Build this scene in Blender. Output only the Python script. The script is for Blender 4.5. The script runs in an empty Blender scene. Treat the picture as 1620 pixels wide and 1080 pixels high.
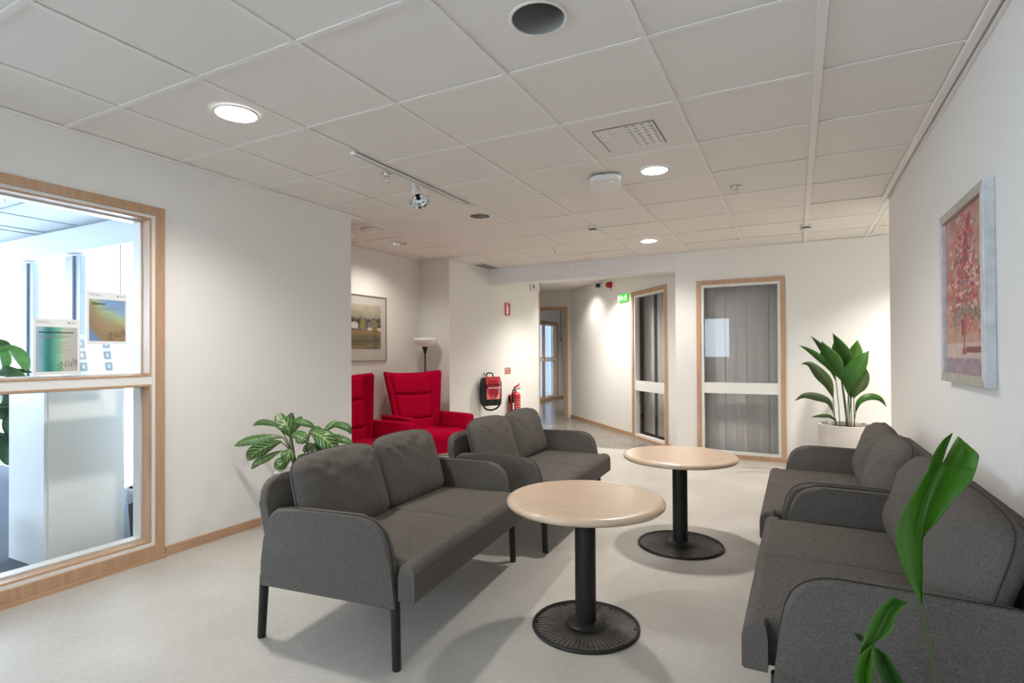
import bpy, bmesh, math, random
from mathutils import Vector, Matrix, noise
random.seed(7)
C = bpy.context.scene.collection
PI = math.pi
# ---------------------------------------------------------------- camera
H = 1.215; ZC = 2.415
yaw, pitch, roll = .4747, .0086, -.0052
fw = Vector((-math.sin(yaw)*math.cos(pitch), math.cos(yaw)*math.cos(pitch), math.sin(pitch)))
rt = Vector((math.cos(yaw), math.sin(yaw), 0)); up = rt.cross(fw)
rt2 = rt*math.cos(roll)+up*math.sin(roll); up2 = -rt*math.sin(roll)+up*math.cos(roll)
cd = bpy.data.cameras.new('camera'); cam = bpy.data.objects.new('camera', cd); C.objects.link(cam)
mw = Matrix((rt2, up2, -fw)).transposed().to_4x4(); mw.translation = (0, 0, H); cam.matrix_world = mw
cd.sensor_width = 36; cd.lens = 873.8/1620*36; cd.shift_x = -1/1620; cd.shift_y = 12/1620; cd.clip_start = .05
bpy.context.scene.camera = cam
# ---------------------------------------------------------------- world, exposure, daylight
w = bpy.data.worlds.new('world'); bpy.context.scene.world = w; w.use_nodes = True
bg = w.node_tree.nodes['Background']; bg.inputs[0].default_value = (.68, .84, 1, 1); bg.inputs[1].default_value = 7.0
vs = bpy.context.scene.view_settings
vs.view_transform = 'Standard'; vs.look = 'None'; vs.gamma = 1; vs.use_curve_mapping = False; vs.exposure = 1.2
LAMP_W = 30.0        # each ceiling downlight
cy = bpy.context.scene.cycles
cy.max_bounces = 10; cy.diffuse_bounces = 6; cy.transparent_max_bounces = 12; cy.caustics_reflective = False; cy.caustics_refractive = False
cy.sample_clamp_indirect = 6
def portal(name, loc, rot, sx, sy):
    l = bpy.data.lights.new(name, 'AREA'); l.shape = 'RECTANGLE'; l.size = sx; l.size_y = sy; l.cycles.is_portal = True
    o = bpy.data.objects.new(name, l); o.location = loc; o.rotation_euler = rot; C.objects.link(o)
portal('daylight_portal', (-2.5, -3.0, 1.65), (-PI/2, 0, 0), 1.6, 1.1)      # rear windows, into +y
portal('daylight_portal', (-6.2, 2.86, 1.1), (PI/2, 0, 0), 5, 2.1)         # office windows, into -y
portal('daylight_portal', (-8.8, -.3, 1.5), (0, -PI/2, 0), 1.7, 4.6)         # unseen side opening added to light the office, into +x
# ---------------------------------------------------------------- materials
def M_(name, col, rough=.6, metal=0, spec=.5, **k):
    m = bpy.data.materials.new(name); m.use_nodes = True; n = m.node_tree.nodes; L = m.node_tree.links
    b = n['Principled BSDF']; b.inputs['Base Color'].default_value = (*col, 1); b.inputs['Roughness'].default_value = rough
    b.inputs['Metallic'].default_value = metal; b.inputs['Specular IOR Level'].default_value = spec
    if 'noise' in k:                      # colour variation between col and col2
        sc, col2, det = k['noise']
        t = n.new('ShaderNodeTexNoise'); t.inputs['Scale'].default_value = sc; t.inputs['Detail'].default_value = det
        co = n.new('ShaderNodeTexCoord'); mp = n.new('ShaderNodeMapping'); mp.inputs['Scale'].default_value = k.get('stretch', (1, 1, 1))
        L.new(co.outputs[k.get('coord', 'Object')], mp.inputs[0]); L.new(mp.outputs[0], t.inputs[0])
        r = n.new('ShaderNodeValToRGB'); r.color_ramp.elements[0].position = k.get('lo', .35); r.color_ramp.elements[1].position = k.get('hi', .65)
        r.color_ramp.elements[0].color = (*col, 1); r.color_ramp.elements[1].color = (*col2, 1)
        L.new(t.outputs[0], r.inputs[0]); L.new(r.outputs[0], b.inputs['Base Color'])
    if 'bump' in k:
        sc, st, dist = k['bump']
        t = n.new('ShaderNodeTexNoise'); t.inputs['Scale'].default_value = sc; t.inputs['Detail'].default_value = 3
        co = n.new('ShaderNodeTexCoord'); L.new(co.outputs['Object'], t.inputs[0])
        u = n.new('ShaderNodeBump'); u.inputs['Strength'].default_value = st; u.inputs['Distance'].default_value = dist
        L.new(t.outputs[0], u.inputs['Height']); L.new(u.outputs[0], b.inputs['Normal'])
    if k.get('emit'):
        b.inputs['Emission Color'].default_value = (*k['emit'][0], 1); b.inputs['Emission Strength'].default_value = k['emit'][1]
    if 'sheen' in k: b.inputs['Sheen Weight'].default_value = k['sheen']; b.inputs['Sheen Roughness'].default_value = .5
    if 'coat' in k: b.inputs['Coat Weight'].default_value = k['coat']; b.inputs['Coat Roughness'].default_value = .15
    return m
def glass_mat(name, tint=(1, 1, 1), ior=1.5):
    m = bpy.data.materials.new(name); m.use_nodes = True; n = m.node_tree.nodes; L = m.node_tree.links; n.clear()
    o = n.new('ShaderNodeOutputMaterial'); mx = n.new('ShaderNodeMixShader'); t = n.new('ShaderNodeBsdfTransparent'); g = n.new('ShaderNodeBsdfGlossy')
    f = n.new('ShaderNodeFresnel'); f.inputs[0].default_value = ior; t.inputs[0].default_value = (*tint, 1); g.inputs['Roughness'].default_value = .0
    ge = n.new('ShaderNodeNewGeometry'); mu = n.new('ShaderNodeMath'); mu.operation = 'MULTIPLY'; iv = n.new('ShaderNodeMath'); iv.operation = 'SUBTRACT'; iv.inputs[0].default_value = 1
    L.new(ge.outputs['Backfacing'], iv.inputs[1]); L.new(f.outputs[0], mu.inputs[0]); L.new(iv.outputs[0], mu.inputs[1])
    L.new(mu.outputs[0], mx.inputs[0]); L.new(t.outputs[0], mx.inputs[1]); L.new(g.outputs[0], mx.inputs[2]); L.new(mx.outputs[0], o.inputs[0])
    return m
def sheer_mat(name, col, transp, translucent):
    m = bpy.data.materials.new(name); m.use_nodes = True; n = m.node_tree.nodes; L = m.node_tree.links; n.clear()
    o = n.new('ShaderNodeOutputMaterial'); a = n.new('ShaderNodeMixShader'); b = n.new('ShaderNodeMixShader')
    t = n.new('ShaderNodeBsdfTransparent'); d = n.new('ShaderNodeBsdfDiffuse'); tl = n.new('ShaderNodeBsdfTranslucent')
    d.inputs[0].default_value = (*col, 1); tl.inputs[0].default_value = (*col, 1)
    a.inputs[0].default_value = translucent; b.inputs[0].default_value = transp
    L.new(d.outputs[0], a.inputs[1]); L.new(tl.outputs[0], a.inputs[2]); L.new(a.outputs[0], b.inputs[1]); L.new(t.outputs[0], b.inputs[2]); L.new(b.outputs[0], o.inputs[0])
    return m
def vcol_mat(name, rough=.7, bump=0, coat=0):
    m = M_(name, (1, 1, 1), rough); n = m.node_tree.nodes; L = m.node_tree.links
    a = n.new('ShaderNodeVertexColor'); a.layer_name = 'paint'; L.new(a.outputs[0], n['Principled BSDF'].inputs['Base Color'])
    if coat: n['Principled BSDF'].inputs['Coat Weight'].default_value = coat
    if bump:
        t = n.new('ShaderNodeTexNoise'); t.inputs['Scale'].default_value = 160; u = n.new('ShaderNodeBump'); u.inputs['Strength'].default_value = bump; u.inputs['Distance'].default_value = .002
        co = n.new('ShaderNodeTexCoord'); L.new(co.outputs['Object'], t.inputs[0]); L.new(t.outputs[0], u.inputs['Height']); L.new(u.outputs[0], n['Principled BSDF'].inputs['Normal'])
    return m
def wood_mat(name, c1, c2, rough=.45, stretch=(6, 6, .6), scale=9, coat=0):
    return M_(name, c1, rough, noise=(scale, c2, 6), stretch=stretch, lo=.3, hi=.7, coat=coat)
m_wall = M_('wall_paint', (.80, .785, .755), .85, bump=(130, .12, .002))
m_wall2 = M_('wall_paint_greige', (.76, .735, .69), .85, bump=(130, .12, .002))
m_beam = M_('beam_paint', (.78, .765, .76), .85)
m_tile = M_('ceiling_tile_mineral', (.82, .785, .75), .9, spec=.1, bump=(300, .04, .001))
m_tile_b = M_('ceiling_tile_speckled', (.76, .73, .68), .9, spec=.1, noise=(260, (.85, .82, .78), 2), lo=.42, hi=.6, bump=(300, .3, .001))
m_bar = M_('ceiling_bar_white', (.85, .82, .79), .6, spec=.1)
m_void = M_('ceiling_void', (.12, .115, .11), .9)
m_casing = wood_mat('beech_trim', (.44, .265, .155), (.54, .345, .215), .4, (5, 5, .5))
m_casing_h = wood_mat('beech_trim_horizontal', (.44, .265, .155), (.54, .345, .215), .4, (.5, .5, 8))
m_white = M_('white_paint', (.78, .775, .75), .4)
m_whiteplastic = M_('white_plastic', (.80, .79, .77), .35)
m_glass = glass_mat('clear_glass')
m_black = M_('black_metal', (.014, .0135, .013), .45, spec=.35)
m_fabric = M_('charcoal_fabric', (.078, .070, .063), .95, spec=.06, noise=(460, (.165, .148, .135), 3), stretch=(.4, .4, 1.5), lo=.34, hi=.72, bump=(600, .3, .001))
m_piping = M_('charcoal_piping', (.04, .04, .042), .9, spec=.1)
m_red = M_('red_wool', (.46, .001, .028), .95, spec=.06, noise=(300, (.54, .002, .04), 2), bump=(500, .35, .001))
m_reddark = M_('red_wool_seam', (.16, .0, .01), .9, spec=.1)
m_chrome = M_('chrome', (.75, .75, .76), .12, 1)
m_brush = M_('brushed_aluminium', (.40, .385, .37), .5, .55)
m_green = M_('leaf_green', (.022, .075, .012), .38, noise=(14, (.05, .15, .022), 3), spec=.5)
m_green2 = M_('leaf_backlit_green', (.08, .24, .04), .4, noise=(18, (.14, .36, .08), 3))  # glow of light through the leaf is put into this lighter green
m_greendk = M_('leaf_deep_green', (.010, .042, .014), .35, noise=(14, (.02, .08, .02), 3))
m_stem = M_('stem_green', (.06, .09, .03), .5)
m_soil = M_('potting_soil', (.03, .02, .014), .95, noise=(60, (.09, .06, .04), 4), bump=(80, .8, .01))
m_pot = M_('glazed_stoneware', (.52, .475, .445), .55, noise=(5, (.60, .56, .53), 4), bump=(200, .1, .001))
m_potwhite = M_('white_ceramic', (.62, .62, .60), .3)
m_lamp_on = M_('lamp_diffuser', (1, 1, 1), .5, emit=((1, .985, .95), 12))
m_paper = M_('white_paper', (.80, .81, .82), .6)
m_ink = M_('black_ink', (.03, .03, .03), .6)
m_inkgrey = M_('grey_ink', (.25, .25, .25), .6)
m_signred = M_('sign_red', (.55, .02, .03), .4)
m_signwhite = M_('sign_white', (.85, .85, .83), .4)
m_signgreen = M_('sign_green', (.03, .48, .03), .4, emit=((.05, .8, .05), .25))
m_signlit = M_('sign_white_lit', (.9, .95, .85), .4, emit=((.9, 1, .85), .5))
def floor_mat(name, a, b, rough, seam):
    m = M_(name, a, rough, noise=(1.7, b, 9), lo=.36, hi=.66, bump=(60, .03, .002)); n = m.node_tree.nodes; L = m.node_tree.links
    bs = n['Principled BSDF']; src = bs.inputs['Base Color'].links[0].from_socket
    co = n.new('ShaderNodeTexCoord'); t = n.new('ShaderNodeTexNoise'); t.inputs['Scale'].default_value = 28; t.inputs['Detail'].default_value = 8
    mp = n.new('ShaderNodeMapping'); mp.inputs['Scale'].default_value = (1, 2.2, 1); mp.inputs['Rotation'].default_value = (0, 0, .5)
    L.new(co.outputs['Object'], mp.inputs[0]); L.new(mp.outputs[0], t.inputs[0])
    r = n.new('ShaderNodeValToRGB'); r.color_ramp.elements[0].position = .3; r.color_ramp.elements[1].position = .7
    r.color_ramp.elements[0].color = (.88, .88, .87, 1); r.color_ramp.elements[1].color = (1, 1, 1, 1); L.new(t.outputs[0], r.inputs[0])
    x = n.new('ShaderNodeMix'); x.data_type = 'RGBA'; x.blend_type = 'MULTIPLY'; x.inputs[0].default_value = 1
    L.new(src, x.inputs[6]); L.new(r.outputs[0], x.inputs[7])
    last = x.outputs[2]
    # soft dark cleaning flecks
    v = n.new('ShaderNodeTexNoise'); v.inputs['Scale'].default_value = 90; L.new(co.outputs['Object'], v.inputs[0])
    r2 = n.new('ShaderNodeValToRGB'); r2.color_ramp.elements[0].position = .24; r2.color_ramp.elements[1].position = .3
    r2.color_ramp.elements[0].color = (.72, .71, .7, 1); r2.color_ramp.elements[1].color = (1, 1, 1, 1); L.new(v.outputs[0], r2.inputs[0])
    y = n.new('ShaderNodeMix'); y.data_type = 'RGBA'; y.blend_type = 'MULTIPLY'; y.inputs[0].default_value = 1
    L.new(last, y.inputs[6]); L.new(r2.outputs[0], y.inputs[7]); last = y.outputs[2]
    L.new(last, bs.inputs['Base Color'])
    rr = n.new('ShaderNodeMapRange'); rr.inputs[3].default_value = rough-.06; rr.inputs[4].default_value = rough+.1; L.new(t.outputs[0], rr.inputs[0]); L.new(rr.outputs[0], bs.inputs['Roughness'])
    return m
m_floor = floor_mat('linoleum_beige', (.47, .44, .395), (.56, .53, .485), .42, True)
m_floor2 = floor_mat('linoleum_grey', (.20, .18, .155), (.26, .24, .21), .2, False)
m_carpet = M_('office_carpet', (.06, .075, .10), .95, bump=(500, .6, .003))
def uv_leaf_mat():
    m = M_('striped_leaf', (.05, .14, .03), .38); n = m.node_tree.nodes; L = m.node_tree.links
    uv = n.new('ShaderNodeUVMap'); sp = n.new('ShaderNodeSeparateXYZ'); L.new(uv.outputs[0], sp.inputs[0])
    ab = n.new('ShaderNodeMath'); ab.operation = 'ABSOLUTE'; L.new(sp.outputs[0], ab.inputs[0])
    mu = n.new('ShaderNodeMath'); mu.operation = 'MULTIPLY_ADD'; mu.inputs[1].default_value = .22; L.new(ab.outputs[0], mu.inputs[0]); L.new(sp.outputs[1], mu.inputs[2])
    nz = n.new('ShaderNodeTexNoise'); nz.inputs['Scale'].default_value = 14; m2 = n.new('ShaderNodeMath'); m2.operation = 'MULTIPLY_ADD'; m2.inputs[1].default_value = .035
    co = n.new('ShaderNodeTexCoord'); L.new(co.outputs['Object'], nz.inputs[0]); L.new(nz.outputs[0], m2.inputs[0]); L.new(mu.outputs[0], m2.inputs[2])
    s = n.new('ShaderNodeMath'); s.operation = 'MULTIPLY'; s.inputs[1].default_value = 62; L.new(m2.outputs[0], s.inputs[0])
    si = n.new('ShaderNodeMath'); si.operation = 'SINE'; L.new(s.outputs[0], si.inputs[0])
    r = n.new('ShaderNodeValToRGB'); r.color_ramp.elements[0].position = .2; r.color_ramp.elements[1].position = 1.0
    r.color_ramp.elements[0].color = (.022, .082, .012, 1); r.color_ramp.elements[1].color = (.26, .38, .13, 1)
    L.new(si.outputs[0], r.inputs[0])
    mr = n.new('ShaderNodeValToRGB'); mr.color_ramp.elements[0].position = .04; mr.color_ramp.elements[1].position = .10; L.new(ab.outputs[0], mr.inputs[0])
    x = n.new('ShaderNodeMix'); x.data_type = 'RGBA'; x.inputs[6].default_value = (.32, .44, .18, 1); L.new(mr.outputs[0], x.inputs[0]); L.new(r.outputs[0], x.inputs[7])
    er = n.new('ShaderNodeValToRGB'); er.color_ramp.elements[0].position = .78; er.color_ramp.elements[1].position = .9; L.new(ab.outputs[0], er.inputs[0])
    y = n.new('ShaderNodeMix'); y.data_type = 'RGBA'; y.inputs[7].default_value = (.035, .12, .02, 1); L.new(er.outputs[0], y.inputs[0]); L.new(x.outputs[2], y.inputs[6])
    L.new(y.outputs[2], n['Principled BSDF'].inputs['Base Color']); return m
m_striped = uv_leaf_mat()
def uv_vein_mat(name, c1, c2, scale=60):
    m = M_(name, c1, .42, spec=.3); n = m.node_tree.nodes; L = m.node_tree.links
    uv = n.new('ShaderNodeUVMap'); mp = n.new('ShaderNodeMapping'); mp.inputs['Scale'].default_value = (1, .08, 1); L.new(uv.outputs[0], mp.inputs[0])
    t = n.new('ShaderNodeTexNoise'); t.inputs['Scale'].default_value = 9; t.inputs['Detail'].default_value = 4; L.new(mp.outputs[0], t.inputs[0])
    r = n.new('ShaderNodeValToRGB'); r.color_ramp.elements[0].position = .35; r.color_ramp.elements[1].position = .68
    r.color_ramp.elements[0].color = (*c1, 1); r.color_ramp.elements[1].color = (*c2, 1); L.new(t.outputs[0], r.inputs[0])
    L.new(r.outputs[0], n['Principled BSDF'].inputs['Base Color'])
    u = n.new('ShaderNodeBump'); u.inputs['Strength'].default_value = .35; u.inputs['Distance'].default_value = .003; L.new(t.outputs[0], u.inputs['Height']); L.new(u.outputs[0], n['Principled BSDF'].inputs['Normal'])
    return m
m_asp = uv_vein_mat('aspidistra_leaf', (.012, .058, .006), (.038, .12, .014))
m_asp2 = uv_vein_mat('aspidistra_leaf_bright', (.028, .10, .010), (.07, .18, .025))
m_aspold = uv_vein_mat('aspidistra_leaf_dull', (.020, .042, .010), (.055, .085, .025))
m_fore = uv_vein_mat('foreground_leaf', (.028, .11, .003), (.06, .18, .012))

# ---------------------------------------------------------------- helpers
def link(name, me, mat=None, parent=None, smooth=False, loc=None, rot=None):
    o = bpy.data.objects.new(name, me); C.objects.link(o)
    if mat is not None and me is not None:
        if not me.materials: me.materials.append(mat)
    if smooth and me is not None:
        for p in me.polygons: p.use_smooth = True
    if parent is not None: o.parent = parent
    if loc is not None: o.location = loc
    if rot is not None: o.rotation_euler = rot
    return o
def fin(name, bm, mat, parent=None, smooth=False, loc=None, rot=None, angle=None):
    bmesh.ops.recalc_face_normals(bm, faces=bm.faces[:])
    me = bpy.data.meshes.new(name); bm.to_mesh(me); bm.free()
    o = link(name, me, mat, parent, smooth or angle is not None, loc, rot)
    if angle is not None:
        me.set_sharp_from_angle(angle=math.radians(angle))
    return o
def tag(o, label=None, cat=None, group=None, kind=None):
    if label: o['label'] = label
    if cat: o['category'] = cat
    if group: o['group'] = group
    if kind: o['kind'] = kind
    return o
def empty(name, loc=(0, 0, 0), rz=0, label=None, cat=None, group=None):
    o = bpy.data.objects.new(name, None); C.objects.link(o); o.location = loc; o.rotation_euler = (0, 0, rz); o.empty_display_size = .05
    return tag(o, label, cat, group)
def box(bm, x0, x1, y0, y1, z0, z1, bev=0, seg=2, mat=None):
    v = [bm.verts.new(p) for p in ((x0, y0, z0), (x1, y0, z0), (x1, y1, z0), (x0, y1, z0), (x0, y0, z1), (x1, y0, z1), (x1, y1, z1), (x0, y1, z1))]
    f = [bm.faces.new([v[i] for i in q]) for q in ((3, 2, 1, 0), (4, 5, 6, 7), (0, 1, 5, 4), (1, 2, 6, 5), (2, 3, 7, 6), (3, 0, 4, 7))]
    if mat is not None:
        for p in v: p.co = mat @ p.co
    if bev:
        es = list({e for q in f for e in q.edges}); bmesh.ops.bevel(bm, geom=es, offset=bev, segments=seg, profile=.5, affect='EDGES')
    return bm
def B(*a, **k): return box(bmesh.new(), *a, **k)
def prism(bm, pts, a, b, axis='x', bev=0, seg=3, mat=None):
    """pts: 2D outline; extruded along axis from a to b"""
    mk = {'x': lambda p, t: (t, p[0], p[1]), 'y': lambda p, t: (p[0], t, p[1]), 'z': lambda p, t: (p[0], p[1], t)}[axis]
    A = [bm.verts.new(mk(p, a)) for p in pts]; Bv = [bm.verts.new(mk(p, b)) for p in pts]; n = len(pts)
    f0 = bm.faces.new(A); f1 = bm.faces.new(Bv[::-1]); [bm.faces.new((A[(i+1) % n], A[i], Bv[i], Bv[(i+1) % n])) for i in range(n)]
    if bev: bmesh.ops.bevel(bm, geom=list(set(f0.edges) | set(f1.edges)), offset=bev, segments=seg, profile=.5, affect='EDGES')
    if mat is not None:
        for v in A+Bv: v.co = mat @ v.co
    return bm
def lathe(bm, prof, n=32, c=(0, 0, 0), close=False):
    rings = []
    for r, z in prof:
        if r < 1e-6: rings.append([bm.verts.new((c[0], c[1], c[2]+z))])
        else: rings.append([bm.verts.new((c[0]+r*math.cos(2*PI*i/n), c[1]+r*math.sin(2*PI*i/n), c[2]+z)) for i in range(n)])
    for a, b in zip(rings, rings[1:]):
        for i in range(n):
            j = (i+1) % n
            if len(a) == 1 and len(b) == 1: continue
            if len(a) == 1: bm.faces.new((a[0], b[i], b[j]))
            elif len(b) == 1: bm.faces.new((a[i], b[0], a[j]))
            else: bm.faces.new((a[i], b[i], b[j], a[j]))
    return bm
def tube(bm, pts, r, n=8, closed=False, caps=True):
    pts = [Vector(p) for p in pts]; N = len(pts); rs = r if isinstance(r, (list, tuple)) else [r]*N
    rings = []; prev = None
    for i, p in enumerate(pts):
        if closed: d = pts[(i+1) % N]-pts[i-1]
        else: d = pts[min(i+1, N-1)]-pts[max(i-1, 0)]
        d.normalize()
        if prev is None:
            a = d.orthogonal().normalized()
        else:
            a = prev-d*prev.dot(d); a.normalize()
        prev = a; b = d.cross(a)
        rings.append([bm.verts.new(p+(a*math.cos(2*PI*k/n)+b*math.sin(2*PI*k/n))*rs[i]) for k in range(n)])
    pr = list(zip(rings, rings[1:]))+([(rings[-1], rings[0])] if closed else [])
    for A, Bb in pr:
        for k in range(n): bm.faces.new((A[k], A[(k+1) % n], Bb[(k+1) % n], Bb[k]))
    if caps and not closed: bm.faces.new(rings[0][::-1]); bm.faces.new(rings[-1])
    return bm
def smoothpath(pts, k=4):
    P = [Vector(p) for p in pts]; out = []
    for i in range(len(P)-1):
        p0 = P[max(i-1, 0)]; p1 = P[i]; p2 = P[i+1]; p3 = P[min(i+2, len(P)-1)]
        for j in range(k):
            t = j/k
            out.append(.5*((2*p1)+(p2-p0)*t+(2*p0-5*p1+4*p2-p3)*t*t+(3*p1-p0-3*p2+p3)*t**3))
    out.append(P[-1]); return out
def text(name, s, size, mat, parent, mw, extr=.0004, bold=0):
    cu = bpy.data.curves.new(name, 'FONT'); cu.body = s; cu.size = size; cu.extrude = extr; cu.resolution_u = 2; cu.offset = bold
    t = bpy.data.objects.new('tmp', cu); C.objects.link(t); dg = bpy.context.evaluated_depsgraph_get()
    me = bpy.data.meshes.new_from_object(t.evaluated_get(dg)); bpy.data.objects.remove(t); bpy.data.curves.remove(cu)
    me.materials.clear(); me.materials.append(mat)
    o = link(name, me, None, parent); o.matrix_local = mw; return o
def frame_m(o, xax, yax):
    """matrix: local x->xax, y->yax (plane axes), origin o"""
    x = Vector(xax).normalized(); y = Vector(yax).normalized(); z = x.cross(y)
    m = Matrix((x, y, z)).transposed().to_4x4(); m.translation = o; return m
# ================================================================ THE SETTING
def wallbox(bm, a, b, z0, z1, t, off=0, bev=0):
    """box along a->b, thickness t to the left of the direction, starting off from the line"""
    a = Vector((*a, 0)); b = Vector((*b, 0)); d = (b-a); L = d.length; d.normalize(); n = Vector((-d.y, d.x, 0))
    m = Matrix((d, n, Vector((0, 0, 1)))).transposed().to_4x4(); m.translation = a+n*off
    return box(bm, 0, L, min(0, t), max(0, t), z0, z1, bev=bev, mat=m) if not bev else _wb(bm, L, t, z0, z1, bev, m)
def _wb(bm, L, t, z0, z1, bev, m):
    s = bmesh.new(); box(s, 0, L, min(0, t), max(0, t), z0, z1, bev=bev); s.transform(m)
    me = bpy.data.meshes.new('t'); s.to_mesh(me); s.free(); bm.from_mesh(me); bpy.data.meshes.remove(me); return bm
def struct(name, bm, mat, parent=None, **k):
    o = fin(name, bm, mat, parent, **k)
    if parent is None: o['kind'] = 'structure'
    return o
WT = 2.62
# floors
struct('floor', box(B(-3.55, 3.0, -3.2, 6.86, -.1, 0), -4.5, -3.55, 3.1, 6.86, -.1, 0), m_floor)
struct('floor_corridor', B(-8, 3.0, 6.86, 16.5, -.1, 0), m_floor2)
struct('floor_office', B(-9, -3.55, -3.3, 3.1, -.1, -.002), m_carpet)
# walls
AX = Vector((-3.882, 9.959)); AE = Vector((.660, -.751)); AE.normalize()
def ang(s, o=0): p = AX+AE*s; n = Vector((-AE.y, AE.x)); q = p+n*o; return (q.x, q.y)
s0, s1, send = 2.655, 3.645, 3.93
b = bmesh.new()                                                    # left wall with the big window opening
wallbox(b, (-3.42, -3.2), (-3.42, -2.9), 0, WT, .16); wallbox(b, (-3.42, -2.9), (-3.42, -.55), 0, .5, .16); wallbox(b, (-3.42, -2.9), (-3.42, -.55), 2.1, WT, .16); wallbox(b, (-3.42, -.55), (-3.42, -.35), 0, WT, .16)  # second opening, out of view, added to let in more daylight
wallbox(b, (-3.42, -.35), (-3.42, 2.0), 2.09, WT, .16)
wallbox(b, (-3.42, 2.0), (-3.42, 3.607), 0, WT, .16)
struct('wall_left', b, m_wall)
b = bmesh.new()
wallbox(b, (-4.5, 3.2), (-3.58, 3.2), 0, WT, -.12); struct('wall_recess_side', b, m_wall2); b = bmesh.new()
wallbox(b, (-4.33, 3.2), (-4.33, 5.8), 0, WT, .15)
struct('wall_recess', b, m_wall2)
b = bmesh.new(); wallbox(b, (-3.87, 5.8), (-3.87, 8.5), 0, WT, .61)
struct('wall_extinguisher', b, m_wall)
b = bmesh.new(); wallbox(b, (.655, -3.2), (.655, 5.2), 0, WT, -.18); struct('wall_right', b, m_wall)
b = bmesh.new(); wallbox(b, (.83, 5.2), (2.6, 5.2), 0, WT, -.1); wallbox(b, (2.6, 5.1), (2.6, 6.95), 0, WT, -.1)
struct('wall_side', b, m_wall)
b = bmesh.new()                                                    # back wall with window
wallbox(b, (-1.29, 6.8), (-1.048, 6.8), 0, WT, .12); wallbox(b, (-1.048, 6.8), (-.105, 6.8), 2.05, WT, .12); wallbox(b, (-.105, 6.8), (2.6, 6.8), 0, WT, .12)
struct('wall_back', b, m_wall)
b = bmesh.new()                                                    # angled corridor wall
wallbox(b, ang(0), ang(s0), 0, WT, .12); wallbox(b, ang(s0), ang(s1), 2.09, WT, .12); wallbox(b, ang(s1), ang(send), 0, WT, .12)
e = ang(send); wallbox(b, (e[0]-.0, e[1]), (-1.29, 6.8), 0, WT, .05)
struct('wall_corridor', b, m_wall)
b = bmesh.new()                                                    # corridor end wall with doorway
wallbox(b, (-5.1, 9.9), (-4.95, 9.9), 0, WT, .12); wallbox(b, (-4.95, 9.9), (-3.96, 9.9), 2.08, WT, .12); wallbox(b, (-3.96, 9.9), (-3.80, 9.9), 0, WT, .12)
wallbox(b, (-5.1, 8.4), (-5.1, 9.9), 0, WT, .1); wallbox(b, (-5.1, 8.5), (-4.48, 8.5), 0, WT, .1)
struct('wall_corridor_end', b, m_wall2)
b = bmesh.new()                                                    # room beyond the doorway
wallbox(b, (-5.75, 9.95), (-5.75, 12.47), 0, WT, .12); wallbox(b, (-5.75, 12.47), (-5.75, 13.86), 2.06, WT, .12); wallbox(b, (-5.75, 13.86), (-5.75, 16.2), 0, WT, .12)
wallbox(b, (-6, 16.1), (-3, 16.1), 0, WT, .1); wallbox(b, (-3.5, 10.02), (-3.5, 16.1), 0, WT, -.1)
wallbox(b, (-5.75, 9.92), (-5.1, 9.92), 0, WT, .1); wallbox(b, (-3.9, 10.0), (-3.4, 10.0), 0, WT, .05)
struct('wall_far_room', b, m_wall)
b = bmesh.new()                                                    # dark room behind the blinds
wallbox(b, (-4.0, 11.2), (2.6, 11.2), 0, WT, .1)
wallbox(b, (2.5, 6.92), (2.5, 11.3), 0, WT, -.1)
struct('wall_meeting_room', b, m_wall2)
b = bmesh.new()                                                    # rear wall with daylight windows (behind the camera)
wallbox(b, (-3.6, -3.1), (-3.3, -3.1), 0, WT, -.12); wallbox(b, (-3.3, -3.1), (-1.7, -3.1), 0, 1.1, -.12); wallbox(b, (-3.3, -3.1), (-1.7, -3.1), 2.2, WT, -.12); wallbox(b, (-1.7, -3.1), (.8, -3.1), 0, WT, -.12)
wallbox(b, (-2.6, -3.1), (-2.54, -3.1), 1.1, 2.2, -.12)
struct('wall_rear', b, m_wall)
b = bmesh.new()                                                    # office behind the glass
OY = 2.74
wallbox(b, (-8.9, -3.2), (-8.9, 3.1), 0, .6, .1); wallbox(b, (-8.9, -3.2), (-8.9, 3.1), 2.35, WT, .1); wallbox(b, (-8.9, 2.1), (-8.9, 3.1), .6, 2.35, .1); wallbox(b, (-8.9, -3.2), (-8.9, -2.7), .6, 2.35, .1); wallbox(b, (-8.9, -3.2), (-3.5, -3.2), 0, WT, -.1)  # side wall opening is unseen, added for extra daylight
wallbox(b, (-8.9, OY+.12), (-3.58, OY+.12), 2.19, WT, .1); wallbox(b, (-4.4, OY+.12), (-3.58, OY+.12), 0, 2.3, .1)
struct('wall_office', b, m_white)
struct('trim_office_bulkhead', B(-8.9, -3.6, OY-.03, OY+.11, 2.19, 2.60), M_('bulkhead_paint', (.55, .60, .66), .7))
struct('trim_beam', B(-3.87, -1.29, 6.8, 7.05, 2.20, WT), m_beam)
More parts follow.
